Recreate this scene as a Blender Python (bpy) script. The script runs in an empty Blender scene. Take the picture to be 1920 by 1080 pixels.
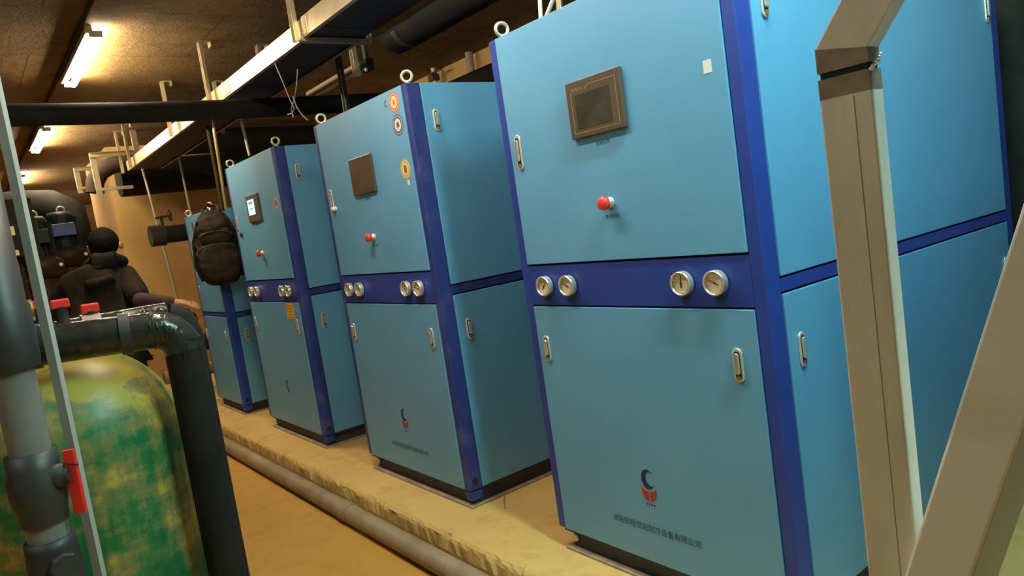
import bpy, bmesh, math, random
from mathutils import Vector, Matrix
random.seed(7)
PI = math.pi
scene = bpy.context.scene
COL = scene.collection
HP = 0.13                                   # height of the concrete plinth

# ------------------------------------------------------------------ camera
CAM = Vector((-1.55724, -1.04366, 1.21224 + HP))
MR = Vector((0.782292616, -0.605454598, -0.146434261))
MU = Vector((0.176530343, -0.009957443, 0.984244831))
MF = Vector((0.597373669, 0.795817554, -0.099091474))
FPX = 1361.14
cd = bpy.data.cameras.new('camera'); cam = bpy.data.objects.new('camera', cd); COL.objects.link(cam)
cd.sensor_width = 36.0; cd.lens = FPX * 36.0 / 1920.0; cd.clip_start = 0.05
cam.matrix_world = Matrix(((MR.x, MU.x, -MF.x, CAM.x), (MR.y, MU.y, -MF.y, CAM.y), (MR.z, MU.z, -MF.z, CAM.z), (0, 0, 0, 1)))
scene.camera = cam

# ------------------------------------------------------------------ world, exposure
w = bpy.data.worlds.new('world'); scene.world = w; w.use_nodes = True
w.node_tree.nodes['Background'].inputs[0].default_value = (0.30, 0.24, 0.15, 1)
w.node_tree.nodes['Background'].inputs[1].default_value = 0.02
vs = scene.view_settings
vs.view_transform = 'Standard'; vs.look = 'None'; vs.gamma = 1.0; vs.use_curve_mapping = False
vs.exposure = 0.0
WARM = (1.0, 0.81, 0.52)
COOL = (0.60, 1.0, 0.93)
LAMP_POWER = 178.0
COOL_POWER = 370.0

def ray(u, v):
    return MR * ((u - 960) / FPX) + MU * ((540 - v) / FPX) + MF
def at(u, v, d): return CAM + ray(u, v) * d
def onx(u, v, x):
    r = ray(u, v); return CAM + r * ((x - CAM.x) / r.x)
def ony(u, v, y):
    r = ray(u, v); return CAM + r * ((y - CAM.y) / r.y)
def onz(u, v, z):
    r = ray(u, v); return CAM + r * ((z - CAM.z) / r.z)

# ------------------------------------------------------------------ materials
MAT = {}
def mat(name, col, rough=0.5, metal=0.0, var=0.0, scale=8.0, col2=None, bump=0.0, bscale=None, emit=None, strength=0, coat=0.0, stretch=(1, 1, 1), spec=0.5, detail=6, ramp=(0.35, 0.65)):
    m = bpy.data.materials.new(name); m.use_nodes = True; MAT[name] = m
    nt = m.node_tree; b = nt.nodes['Principled BSDF']
    b.inputs['Base Color'].default_value = (*col, 1); b.inputs['Roughness'].default_value = rough
    b.inputs['Metallic'].default_value = metal; b.inputs['Coat Weight'].default_value = coat
    b.inputs['Specular IOR Level'].default_value = spec
    if emit:
        b.inputs['Emission Color'].default_value = (*emit, 1); b.inputs['Emission Strength'].default_value = strength
    if col2 is not None or bump:
        tc = nt.nodes.new('ShaderNodeTexCoord'); mp = nt.nodes.new('ShaderNodeMapping')
        mp.inputs['Scale'].default_value = stretch
        nt.links.new(tc.outputs['Object'], mp.inputs['Vector'])
        n = nt.nodes.new('ShaderNodeTexNoise'); n.inputs['Scale'].default_value = scale; n.inputs['Detail'].default_value = detail
        n.inputs['Roughness'].default_value = 0.62
        nt.links.new(mp.outputs['Vector'], n.inputs['Vector'])
        if col2 is not None:
            r = nt.nodes.new('ShaderNodeValToRGB')
            r.color_ramp.elements[0].position = ramp[0]; r.color_ramp.elements[1].position = ramp[1]
            r.color_ramp.elements[0].color = (*col, 1); r.color_ramp.elements[1].color = (*col2, 1)
            nt.links.new(n.outputs['Fac'], r.inputs['Fac']); nt.links.new(r.outputs['Color'], b.inputs['Base Color'])
        if bump:
            n2 = nt.nodes.new('ShaderNodeTexNoise'); n2.inputs['Scale'].default_value = bscale or scale; n2.inputs['Detail'].default_value = 8
            nt.links.new(mp.outputs['Vector'], n2.inputs['Vector'])
            bp = nt.nodes.new('ShaderNodeBump'); bp.inputs['Strength'].default_value = bump; bp.inputs['Distance'].default_value = 0.02
            nt.links.new(n2.outputs['Fac'], bp.inputs['Height']); nt.links.new(bp.outputs['Normal'], b.inputs['Normal'])
    return m
mat('panel_blue', (0.11, 0.345, 0.59), 0.42, spec=0.7, col2=(0.125, 0.37, 0.62), scale=3, bump=0.05, bscale=400)
mat('frame_blue', (0.018, 0.046, 0.29), 0.42, col2=(0.023, 0.058, 0.34), scale=5)
mat('frame_worn', (0.020, 0.036, 0.20), 0.5, col2=(0.13, 0.13, 0.22), scale=7, ramp=(0.52, 0.85))
mat('base_dark', (0.015, 0.022, 0.045), 0.6, col2=(0.05, 0.045, 0.05), scale=9)
mat('base_rim', (0.42, 0.32, 0.22), 0.7, col2=(0.26, 0.20, 0.15), scale=18)
mat('gap_dark', (0.01, 0.012, 0.02), 0.8)
mat('chrome', (0.82, 0.78, 0.68), 0.18, 0.7)
mat('steel_dull', (0.72, 0.68, 0.58), 0.35, 0.45)
mat('eyebolt_steel', (0.72, 0.66, 0.48), 0.32, 0.7)
mat('dial_cream', (0.72, 0.62, 0.42), 0.5)
mat('dial_print', (0.05, 0.045, 0.04), 0.6)
mat('bezel_brown', (0.075, 0.052, 0.032), 0.45, col2=(0.10, 0.068, 0.04), scale=6)
mat('bezel_line', (0.40, 0.28, 0.15), 0.5)
mat('screen_off', (0.035, 0.034, 0.026), 0.22, col2=(0.07, 0.065, 0.045), scale=9)
mat('screen_film', (0.065, 0.042, 0.026), 0.35, col2=(0.10, 0.066, 0.04), scale=10)
mat('screen_lit', (0.5, 0.7, 0.8), 0.4, emit=(0.62, 0.85, 1.0), strength=0.75)
mat('screen_ink', (0.02, 0.10, 0.35), 0.5, emit=(0.10, 0.30, 0.8), strength=0.5)
mat('red_plastic', (0.78, 0.035, 0.025), 0.35)
mat('red_button', (0.80, 0.06, 0.035), 0.3)
mat('print_dark', (0.012, 0.045, 0.075), 0.6)
mat('logo_navy', (0.008, 0.022, 0.075), 0.5)
mat('logo_red', (0.42, 0.035, 0.02), 0.5)
mat('paper_white', (0.75, 0.72, 0.66), 0.7)
mat('paper_yellow', (0.72, 0.38, 0.015), 0.7, col2=(0.62, 0.31, 0.01), scale=30)
mat('paper_ink', (0.30, 0.13, 0.005), 0.8)
mat('sticker_red', (0.62, 0.14, 0.05), 0.5)
mat('sticker_cream', (0.78, 0.66, 0.36), 0.5)
mat('sticker_navy', (0.05, 0.085, 0.20), 0.5)
mat('sticker_white', (0.72, 0.66, 0.52), 0.5)
mat('sticker_gold', (0.66, 0.42, 0.10), 0.5)
mat('sticker_brown', (0.22, 0.13, 0.06), 0.5)
mat('galvanised', (0.50, 0.47, 0.40), 0.48, 0.35, col2=(0.62, 0.58, 0.48), scale=11, bump=0.04, bscale=60)
mat('galvanised_warm', (0.62, 0.54, 0.36), 0.36, 0.65, col2=(0.50, 0.42, 0.27), scale=9)
mat('galvanised_grey', (0.42, 0.43, 0.40), 0.5, 0.25, col2=(0.50, 0.50, 0.46), scale=14, stretch=(1, 1, 0.2))
mat('frame_zinc', (0.64, 0.63, 0.56), 0.5, 0.1, col2=(0.80, 0.79, 0.71), scale=9, stretch=(1, 1, 0.3), bump=0.05, bscale=120)
mat('seam_grey', (0.30, 0.28, 0.23), 0.6)
mat('weld_burn', (0.20, 0.165, 0.125), 0.65, 0.1, col2=(0.33, 0.28, 0.21), scale=30)
mat('brace_cream', (0.88, 0.85, 0.76), 0.6, 0.0, col2=(0.78, 0.75, 0.66), scale=5)
mat('tray_dark', (0.045, 0.05, 0.045), 0.6, 0.3)
mat('insulation_black', (0.010, 0.010, 0.010), 0.75, spec=0.2, col2=(0.02, 0.018, 0.015), scale=6, bump=0.15, bscale=20)
mat('insulation_brown', (0.030, 0.023, 0.016), 0.8, spec=0.2, col2=(0.05, 0.036, 0.022), scale=5, bump=0.15, bscale=16)
mat('wrap_black', (0.016, 0.016, 0.015), 0.16, col2=(0.035, 0.032, 0.026), scale=14, bump=0.6, bscale=11, stretch=(1, 1, 1))
mat('pvc_dark', (0.020, 0.021, 0.022), 0.48, col2=(0.04, 0.04, 0.04), scale=6)
mat('pvc_grey', (0.20, 0.195, 0.175), 0.42, col2=(0.15, 0.145, 0.13), scale=6)
mat('brass', (0.62, 0.50, 0.22), 0.35, 0.9)
mat('cable_black', (0.02, 0.016, 0.013), 0.35)
mat('cable_white', (0.80, 0.74, 0.55), 0.5)
mat('wire_steel', (0.55, 0.47, 0.33), 0.4, 0.6)
mat('tan_pipe', (0.30, 0.22, 0.15), 0.6)
mat('floor_pipe', (0.36, 0.27, 0.17), 0.6, col2=(0.25, 0.18, 0.11), scale=9, bump=0.1, bscale=30)
mat('valve_iron', (0.05, 0.024, 0.018), 0.5)
mat('pump_green', (0.010, 0.018, 0.018), 0.5, spec=0.3, col2=(0.02, 0.03, 0.028), scale=12)
mat('pump_red', (0.04, 0.016, 0.010), 0.55, spec=0.3, col2=(0.03, 0.022, 0.016), scale=14)
mat('nameplate_blue', (0.06, 0.13, 0.42), 0.4)
mat('cloth_black', (0.010, 0.009, 0.007), 0.9, spec=0.2, col2=(0.024, 0.019, 0.013), scale=14, bump=0.5, bscale=18)
mat('cloth_bag', (0.018, 0.013, 0.009), 0.85, spec=0.25, col2=(0.036, 0.025, 0.016), scale=16, bump=0.6, bscale=22)
mat('bag_trim', (0.20, 0.05, 0.025), 0.7)
mat('cloth_purple', (0.045, 0.022, 0.030), 0.85, col2=(0.065, 0.032, 0.04), scale=20)
mat('trouser', (0.025, 0.025, 0.03), 0.85)
mat('shoe', (0.02, 0.018, 0.016), 0.5)
mat('skin', (0.52, 0.26, 0.14), 0.5)
mat('hair', (0.006, 0.005, 0.004), 0.8, spec=0.15, bump=0.6, bscale=60)
mat('lens', (0.02, 0.02, 0.02), 0.2)
mat('lamp_tube', (1, 0.9, 0.7), 0.4, emit=WARM, strength=LAMP_POWER)
mat('lamp_tube_cool', (0.95, 1, 1), 0.4, emit=COOL, strength=COOL_POWER)
mat('fill_tube', (1, 0.9, 0.7), 0.4, emit=(0.95, 1.0, 0.95), strength=LAMP_POWER * 0.36)  # emission of the added fill tube
mat('lamp_tube_mid', (1, 0.95, 0.85), 0.4, emit=(1.0, 0.90, 0.74), strength=LAMP_POWER)
mat('lamp_body', (0.55, 0.50, 0.40), 0.5)
mat('wood_chip', (0.60, 0.40, 0.18), 0.8)

def concrete(name, c1, c2, c3, sc=1.0, bump=0.3, rough=0.85, seams=None):
    m = bpy.data.materials.new(name); m.use_nodes = True; MAT[name] = m
    nt = m.node_tree; b = nt.nodes['Principled BSDF']; b.inputs['Roughness'].default_value = rough
    L = nt.links.new
    tc = nt.nodes.new('ShaderNodeTexCoord')
    def noise(s, d, r=0.6):
        n = nt.nodes.new('ShaderNodeTexNoise'); n.inputs['Scale'].default_value = s; n.inputs['Detail'].default_value = d
        n.inputs['Roughness'].default_value = r; L(tc.outputs['Object'], n.inputs['Vector']); return n
    n1 = noise(0.9 * sc, 6); n2 = noise(7 * sc, 8, 0.7); n3 = noise(60 * sc, 4)
    r1 = nt.nodes.new('ShaderNodeValToRGB'); r1.color_ramp.elements[0].position = 0.36; r1.color_ramp.elements[1].position = 0.64
    r1.color_ramp.elements[0].color = (*c1, 1); r1.color_ramp.elements[1].color = (*c2, 1); L(n1.outputs['Fac'], r1.inputs['Fac'])
    r2 = nt.nodes.new('ShaderNodeValToRGB'); r2.color_ramp.elements[0].position = 0.50; r2.color_ramp.elements[1].position = 0.74
    r2.color_ramp.elements[0].color = (0, 0, 0, 1); r2.color_ramp.elements[1].color = (1, 1, 1, 1); L(n2.outputs['Fac'], r2.inputs['Fac'])
    mx = nt.nodes.new('ShaderNodeMixRGB'); L(r2.outputs['Color'], mx.inputs['Fac']); L(r1.outputs['Color'], mx.inputs['Color1'])
    mx.inputs['Color2'].default_value = (*c3, 1)
    out = mx.outputs['Color']
    if seams:
        mp = nt.nodes.new('ShaderNodeMapping'); L(tc.outputs['Object'], mp.inputs['Vector']); mp.inputs['Location'].default_value = (0.37, 0.15, 0)
        bk = nt.nodes.new('ShaderNodeTexBrick'); L(mp.outputs['Vector'], bk.inputs['Vector']); bk.inputs['Scale'].default_value = 1.0
        bk.inputs['Brick Width'].default_value = 1.83; bk.inputs['Row Height'].default_value = 0.915; bk.inputs['Mortar Size'].default_value = 0.007; bk.inputs['Mortar Smooth'].default_value = 0.6
        bk.inputs['Color1'].default_value = (1, 1, 1, 1); bk.inputs['Color2'].default_value = (0.82, 0.82, 0.82, 1); bk.inputs['Mortar'].default_value = (0.25, 0.25, 0.25, 1)
        mu = nt.nodes.new('ShaderNodeMixRGB'); mu.blend_type = 'MULTIPLY'; mu.inputs['Fac'].default_value = 0.8
        L(out, mu.inputs['Color1']); L(bk.outputs['Color'], mu.inputs['Color2']); out = mu.outputs['Color']
    L(out, b.inputs['Base Color'])
    ad = nt.nodes.new('ShaderNodeMath'); ad.operation = 'ADD'; L(n2.outputs['Fac'], ad.inputs[0])
    ml = nt.nodes.new('ShaderNodeMath'); ml.operation = 'MULTIPLY'; ml.inputs[1].default_value = 0.35; L(n3.outputs['Fac'], ml.inputs[0]); L(ml.outputs[0], ad.inputs[1])
    bp = nt.nodes.new('ShaderNodeBump'); bp.inputs['Strength'].default_value = bump; bp.inputs['Distance'].default_value = 0.03
    L(ad.outputs[0], bp.inputs['Height']); L(bp.outputs['Normal'], b.inputs['Normal'])
    return m
concrete('floor_concrete', (0.50, 0.26, 0.040), (0.58, 0.31, 0.054), (0.43, 0.22, 0.036), 0.8, 0.10, 0.6)
concrete('plinth_concrete', (0.62, 0.40, 0.125), (0.72, 0.48, 0.16), (0.52, 0.32, 0.09), 1.2, 0.25, 0.8)
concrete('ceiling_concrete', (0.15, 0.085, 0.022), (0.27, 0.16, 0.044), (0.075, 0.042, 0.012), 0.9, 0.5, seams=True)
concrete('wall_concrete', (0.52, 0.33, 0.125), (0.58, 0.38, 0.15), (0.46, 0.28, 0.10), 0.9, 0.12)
# green fibreglass tank: patchy, wound fibre streaks
def tank_mat():
    m = bpy.data.materials.new('tank_green'); m.use_nodes = True; MAT['tank_green'] = m
    nt = m.node_tree; b = nt.nodes['Principled BSDF']; b.inputs['Roughness'].default_value = 0.42; L = nt.links.new
    tc = nt.nodes.new('ShaderNodeTexCoord')
    def noise(scale, detail, stretch, rot=(0, 0, 0)):
        mp = nt.nodes.new('ShaderNodeMapping'); mp.inputs['Scale'].default_value = stretch; mp.inputs['Rotation'].default_value = rot
        L(tc.outputs['Object'], mp.inputs['Vector'])
        n = nt.nodes.new('ShaderNodeTexNoise'); n.inputs['Scale'].default_value = scale; n.inputs['Detail'].default_value = detail
        n.inputs['Roughness'].default_value = 0.65; L(mp.outputs['Vector'], n.inputs['Vector']); return n
    a = noise(7, 8, (1, 1, 0.9)); s = noise(8, 8, (1, 1, 3.5)); d = noise(8, 6, (2.4, 2.4, 0.35), (0.5, 0.3, 0))
    add = nt.nodes.new('ShaderNodeMath'); add.operation = 'ADD'; L(a.outputs['Fac'], add.inputs[0])
    m1 = nt.nodes.new('ShaderNodeMath'); m1.operation = 'MULTIPLY'; m1.inputs[1].default_value = 0.55; L(s.outputs['Fac'], m1.inputs[0]); L(m1.outputs[0], add.inputs[1])
    add2 = nt.nodes.new('ShaderNodeMath'); add2.operation = 'ADD'; L(add.outputs[0], add2.inputs[0])
    m2 = nt.nodes.new('ShaderNodeMath'); m2.operation = 'MULTIPLY'; m2.inputs[1].default_value = 0.55; L(d.outputs['Fac'], m2.inputs[0]); L(m2.outputs[0], add2.inputs[1])
    sc = nt.nodes.new('ShaderNodeMapRange'); sc.inputs['From Min'].default_value = 0.84; sc.inputs['From Max'].default_value = 1.24
    # warm lamplight on the dome put into the colour: yellower with height
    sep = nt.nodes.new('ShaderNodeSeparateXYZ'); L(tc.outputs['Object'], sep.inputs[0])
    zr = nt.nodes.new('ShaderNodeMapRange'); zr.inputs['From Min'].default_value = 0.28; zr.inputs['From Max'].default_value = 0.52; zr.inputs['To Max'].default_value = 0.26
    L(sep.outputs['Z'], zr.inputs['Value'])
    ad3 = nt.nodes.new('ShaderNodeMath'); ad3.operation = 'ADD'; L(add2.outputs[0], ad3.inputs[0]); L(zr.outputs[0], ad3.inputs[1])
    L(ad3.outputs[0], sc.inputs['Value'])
    r = nt.nodes.new('ShaderNodeValToRGB'); cr = r.color_ramp
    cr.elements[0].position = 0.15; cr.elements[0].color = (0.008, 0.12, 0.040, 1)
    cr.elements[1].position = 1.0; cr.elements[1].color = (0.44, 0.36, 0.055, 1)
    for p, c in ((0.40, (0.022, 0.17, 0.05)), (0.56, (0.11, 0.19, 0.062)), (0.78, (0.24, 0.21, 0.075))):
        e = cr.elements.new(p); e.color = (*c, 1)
    L(sc.outputs[0], r.inputs['Fac']); L(r.outputs['Color'], b.inputs['Base Color'])
    bp = nt.nodes.new('ShaderNodeBump'); bp.inputs['Strength'].default_value = 0.15; bp.inputs['Distance'].default_value = 0.01
    L(s.outputs['Fac'], bp.inputs['Height']); L(bp.outputs['Normal'], b.inputs['Normal'])
tank_mat()

# ------------------------------------------------------------------ builders
class MB:
    def __init__(s): s.v = []; s.f = []; s.sm = []
    def add(s, v, f, smooth=False):
        o = len(s.v); s.v += [Vector(p) for p in v]; s.f += [[i + o for i in q] for q in f]; s.sm += [smooth] * len(f); return s
    def box(s, x0, x1, y0, y1, z0, z1):
        v = [(x, y, z) for x in (x0, x1) for y in (y0, y1) for z in (z0, z1)]
        return s.add(v, [(0, 1, 3, 2), (4, 6, 7, 5), (0, 4, 5, 1), (2, 3, 7, 6), (0, 2, 6, 4), (1, 5, 7, 3)])
    def ring_sweep(s, rings, closed=False, caps=True, smooth=True):
        n = len(rings[0]); v = [p for r in rings for p in r]; f = []; k = len(rings)
        for i in range(k if closed else k - 1):
            j = (i + 1) % k
            for a in range(n):
                b = (a + 1) % n; f.append((i * n + a, i * n + b, j * n + b, j * n + a))
        s.add(v, f, smooth)
        if caps and not closed:
            s.add(rings[0], [tuple(range(n))[::-1]]); s.add(rings[-1], [tuple(range(n))])
        return s
    def tube(s, pts, r, n=12, caps=True, closed=False, smooth=True):
        pts = [Vector(p) for p in pts]; k = len(pts)
        rr = r if isinstance(r, (list, tuple)) else [r] * k
        tang = []
        for i in range(k):
            a = pts[i - 1] if (i > 0 or closed) else pts[i]; b = pts[(i + 1) % k] if (i < k - 1 or closed) else pts[i]
            t = b - a
            tang.append(t.normalized() if t.length > 1e-9 else (tang[-1] if tang else Vector((0, 0, 1))))
        t0 = tang[0]; up = Vector((0, 0, 1)) if abs(t0.z) < 0.9 else Vector((1, 0, 0))
        nrm = t0.cross(up).normalized(); rings = []
        for i in range(k):
            t = tang[i]; nrm = (nrm - t * nrm.dot(t)).normalized(); bn = t.cross(nrm)
            rings.append([pts[i] + (nrm * math.cos(2 * PI * j / n) + bn * math.sin(2 * PI * j / n)) * rr[i] for j in range(n)])
        return s.ring_sweep(rings, closed, caps, smooth)
    def lathe(s, origin, axis, prof, n=24, smooth=True, caps=True):
        """prof: list of (distance along axis, radius)"""
        a = Vector(axis).normalized(); up = Vector((0, 0, 1)) if abs(a.z) < 0.9 else Vector((1, 0, 0))
        e1 = a.cross(up).normalized(); e2 = a.cross(e1); o = Vector(origin)
        rings = [[o + a * d + (e1 * math.cos(2 * PI * j / n) + e2 * math.sin(2 * PI * j / n)) * max(r, 1e-5) for j in range(n)] for d, r in prof]
        return s.ring_sweep(rings, False, caps, smooth)
    def torus(s, c, axis, R, r, n=28, m=10):
        a = Vector(axis).normalized(); up = Vector((0, 0, 1)) if abs(a.z) < 0.9 else Vector((1, 0, 0))
        e1 = a.cross(up).normalized(); e2 = a.cross(e1); c = Vector(c); rings = []
        for i in range(n):
            t = 2 * PI * i / n; d = e1 * math.cos(t) + e2 * math.sin(t)
            rings.append([c + d * (R + r * math.cos(2 * PI * j / m)) + a * (r * math.sin(2 * PI * j / m)) for j in range(m)])
        return s.ring_sweep(rings, True, False, True)
    def beam(s, a, b, w, h, side):
        """rectangular bar from a to b; w measured along 'side', h along the third direction"""
        a = Vector(a); b = Vector(b); t = (b - a).normalized(); sd = Vector(side); sd = (sd - t * sd.dot(t)).normalized(); up = t.cross(sd)
        rings = [[p + sd * (w / 2 * i) + up * (h / 2 * j) for i, j in ((-1, -1), (1, -1), (1, 1), (-1, 1))] for p in (a, b)]
        return s.ring_sweep(rings, False, True, False)
    def channel(s, a, b, w, h, side, th=0.003):
        """open C channel from a to b: web of width w (along side), flanges of depth h"""
        a = Vector(a); b = Vector(b); t = (b - a).normalized(); sd = Vector(side); sd = (sd - t * sd.dot(t)).normalized(); up = t.cross(sd)
        q = [(-w / 2, 0), (w / 2, 0), (w / 2, h), (w / 2 - th, h), (w / 2 - th, th), (-w / 2 + th, th), (-w / 2 + th, h), (-w / 2, h)]
        rings = [[p + sd * i + up * j for i, j in q] for p in (a, b)]
        return s.ring_sweep(rings, False, True, False)
    def prism(s, pts, off):
        pts = [Vector(p) for p in pts]; off = Vector(off); n = len(pts)
        v = pts + [p + off for p in pts]
        f = [tuple(range(n))[::-1], tuple(range(n, 2 * n))] + [(i, (i + 1) % n, n + (i + 1) % n, n + i) for i in range(n)]
        return s.add(v, f)
    def build(s, name, m, parent=None, bevel=0, seg=2, fix=True, subsurf=0):
        me = bpy.data.meshes.new(name)
        if s.v:
            lo = Vector([min(p[i] for p in s.v) for i in range(3)]); hi = Vector([max(p[i] for p in s.v) for i in range(3)])
            c = (lo + hi) / 2
        me.from_pydata([p - c for p in s.v], [], s.f); me.materials.append(MAT[m])
        me.polygons.foreach_set('use_smooth', s.sm)
        if fix:
            bm = bmesh.new(); bm.from_mesh(me); bmesh.ops.recalc_face_normals(bm, faces=bm.faces); bm.to_mesh(me); bm.free()
        me.update()
        o = bpy.data.objects.new(name, me); COL.objects.link(o)
        pw = Vector((0, 0, 0))
        if parent:
            q = parent
            while q: pw += q.location; q = q.parent
            o.parent = parent
        o.location = c - pw
        if bevel:
            b = o.modifiers.new('bevel', 'BEVEL'); b.width = bevel; b.segments = seg; b.limit_method = 'ANGLE'; b.angle_limit = 0.7
        if subsurf:
            b = o.modifiers.new('subsurf', 'SUBSURF'); b.levels = subsurf; b.render_levels = subsurf
        return o
def tag(o, label=None, cat=None, group=None, kind=None):
    if label: o['label'] = label
    if cat: o['category'] = cat
    if group: o['group'] = group
    if kind: o['kind'] = kind
    return o
def thing(name, loc, label, cat, group=None):
    o = bpy.data.objects.new(name, None); COL.objects.link(o); o.location = loc; o.empty_display_size = 0.1
    return tag(o, label, cat, group)
def box(name, b, m, parent=None, bevel=0.0): return MB().box(*b).build(name, m, parent, bevel)

# ------------------------------------------------------------------ the room
CZ = 2.6 + HP
box('floor', (-3.6, 2.4, -4.6, 15.2, -0.12, 0), 'floor_concrete')['kind'] = 'structure'
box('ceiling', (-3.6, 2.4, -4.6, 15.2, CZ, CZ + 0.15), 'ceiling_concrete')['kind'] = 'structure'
box('wall_right', (2.2, 2.4, -4.6, 15.2, 0, CZ), 'wall_concrete')['kind'] = 'structure'
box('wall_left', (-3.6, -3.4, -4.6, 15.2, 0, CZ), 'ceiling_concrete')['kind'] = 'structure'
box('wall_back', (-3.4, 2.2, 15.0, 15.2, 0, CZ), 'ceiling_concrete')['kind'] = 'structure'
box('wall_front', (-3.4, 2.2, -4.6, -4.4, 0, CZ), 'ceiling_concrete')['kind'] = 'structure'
# partition standing behind the far cabinet
box('wall_partition', (-0.02, 2.2, 8.0, 9.6, 0, CZ), 'wall_concrete')['kind'] = 'structure'
# plinth with a crumbled front edge
def plinth():
    n = 420; y0, y1 = -3.0, 7.2; rows = []
    prof0 = [(2.2, 0.0), (-0.215, 0.0), (-0.215, 0.5 * HP), (-0.213, HP - 0.022), (-0.208, HP - 0.010), (-0.196, HP - 0.001), (-0.165, HP), (0.0, HP), (2.2, HP)]
    for i in range(n + 1):
        y = y0 + (y1 - y0) * i / n; ring = []
        chip = max(0.0, random.gauss(0, 0.006)); j2 = random.gauss(0, 0.0025)
        for k, (x, z) in enumerate(prof0):
            dx = dz = 0.0
            if k in (3, 4): dx = chip + random.gauss(0, 0.002); dz = -chip * 0.6
            if k == 5: dx = chip * 0.8 + random.gauss(0, 0.002); dz = -chip * 0.35
            if k == 2: dx = j2
            ring.append(Vector((x + dx, y, z + dz)))
        rows.append(ring)
    o = MB().ring_sweep(rows, False, True, False).build('plinth', 'plinth_concrete')
    return tag(o, 'low concrete plinth with a crumbled edge under the blue cabinets', 'plinth', kind='structure')
plinth()

# ------------------------------------------------------------------ ceiling lamps
def lamp(yc, x, label, tube_mat='lamp_tube', group=None):
    t = thing('tube_lamp', (x, yc, CZ), label, 'lamp', group)
    MB().box(x - 0.075, x - 0.035, yc - 0.62, yc + 0.62, CZ - 0.045, CZ).build('lamp_body', 'lamp_body', t, 0.004)
    for s in (-1, 1):
        MB().box(x - 0.055, x + 0.014, yc + s * 0.607 - 0.007, yc + s * 0.607 + 0.007, CZ - 0.066, CZ - 0.03).build('tube_holder', 'lamp_body', t, 0.003)
    MB().tube([(x, yc - 0.60, CZ - 0.05), (x, yc + 0.60, CZ - 0.05)], 0.020, 12).build('tube', tube_mat, t)
    return t
lamp(4.2, -0.68, 'lit tube lamp on the ceiling in front of the crosswise black pipe')
lamp(7.1, -0.68, 'lit tube lamp on the ceiling just beyond the crosswise black pipe')
lamp(10.2, -0.68, 'lit tube lamp on the ceiling far beyond the concrete partition')
lamp(13.2, -0.68, 'lit tube lamp on the ceiling nearest the end wall')
lamp(1.15, -0.68, 'lit tube lamp on the ceiling above the aisle between the two nearest cabinets', 'lamp_tube_mid')
lamp(-0.72, -0.22, 'cool white tube lamp on the ceiling above the welded post frame', 'lamp_tube_cool')
lamp(0.4, -2.9, 'added fill tube on the ceiling over the open floor beyond the grey riser pipe', 'fill_tube')  # unseen tube added as fill for the post frame and cabinet fronts
o = MB().tube([(-0.77, -3.5, CZ - 0.012), (-0.77, 14.5, CZ - 0.012)], 0.012, 8).build('conduit', 'insulation_brown')
tag(o, 'thin dark conduit along the ceiling linking the tube lamps', 'conduit')

# ------------------------------------------------------------------ cabinets
def text_mesh(txt, size):
    cu = bpy.data.curves.new('t', 'FONT'); cu.body = txt; cu.size = size; cu.align_x = 'CENTER'; cu.align_y = 'CENTER'; cu.resolution_u = 2
    ob = bpy.data.objects.new('t', cu); COL.objects.link(ob)
    bpy.context.view_layer.update()
    dg = bpy.context.evaluated_depsgraph_get(); me = bpy.data.meshes.new_from_object(ob.evaluated_get(dg))
    v = [x.co.copy() for x in me.vertices]; f = [list(p.vertices) for p in me.polygons]
    bpy.data.objects.remove(ob); bpy.data.meshes.remove(me); bpy.data.curves.remove(cu)
    return v, f

class Face:
    """local (r, v, o): r to the viewer's right, v up, o out of the panel"""
    def __init__(s, kind, origin): s.k = kind; s.o = Vector(origin)
    def p(s, r, v, o):
        if s.k == 'front': return s.o + Vector((-o, -r, v))
        return s.o + Vector((r, -o, v))
    def d(s): return Vector((-1, 0, 0)) if s.k == 'front' else Vector((0, -1, 0))
    def box(s, name, r0, r1, v0, v1, o0, o1, m, parent, bevel=0.0):
        a = s.p(r0, v0, o0); b = s.p(r1, v1, o1)
        return MB().box(min(a.x, b.x), max(a.x, b.x), min(a.y, b.y), max(a.y, b.y), min(a.z, b.z), max(a.z, b.z)).build(name, m, parent, bevel)
    def poly(s, mb, pts, o0, o1):
        a = [s.p(r, v, o0) for r, v in pts]; return mb.prism(a, s.d() * (o1 - o0))
    def pill(s, r, v, w, h, n=8):
        R = w / 2; c = h / 2 - R; pts = []
        for i in range(n + 1): t = PI * i / n; pts.append((r + R * math.cos(t), v + c + R * math.sin(t)))
        for i in range(n + 1): t = PI + PI * i / n; pts.append((r + R * math.cos(t), v - c + R * math.sin(t)))
        return pts
    def circ(s, r, v, rad, n=28, rv=None): return [(r + rad * math.cos(2 * PI * i / n), v + (rv or rad) * math.sin(2 * PI * i / n)) for i in range(n)]
    def text(s, name, txt, r, v, size, o, m, parent, sx=1.0):
        vv, ff = text_mesh(txt, size)
        if not vv: return None
        return MB().add([s.p(r + q.x * sx, v + q.y, o) for q in vv], ff).build(name, m, parent, fix=False)

def handle(F, r, v, parent, h=0.092, w=0.030, o=0.0):
    mb = MB(); F.poly(mb, F.pill(r, v, w, h), o, o + 0.006)
    hd = mb.build('handle', 'steel_dull', parent, 0.0025)
    mb = MB(); F.poly(mb, F.pill(r, v, w * 0.62, h * 0.82), o + 0.006, o + 0.0068); mb.build('recess', 'gap_dark', hd)
    mb = MB(); F.poly(mb, F.pill(r, v + h * 0.05, w * 0.50, h * 0.62), o + 0.006, o + 0.013); mb.build('latch', 'chrome', hd, 0.002)
    mb = MB(); F.poly(mb, F.circ(r, v - h * 0.36, w * 0.2, 14), o + 0.006, o + 0.010); mb.build('lock', 'brass', hd)
    return hd

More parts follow.
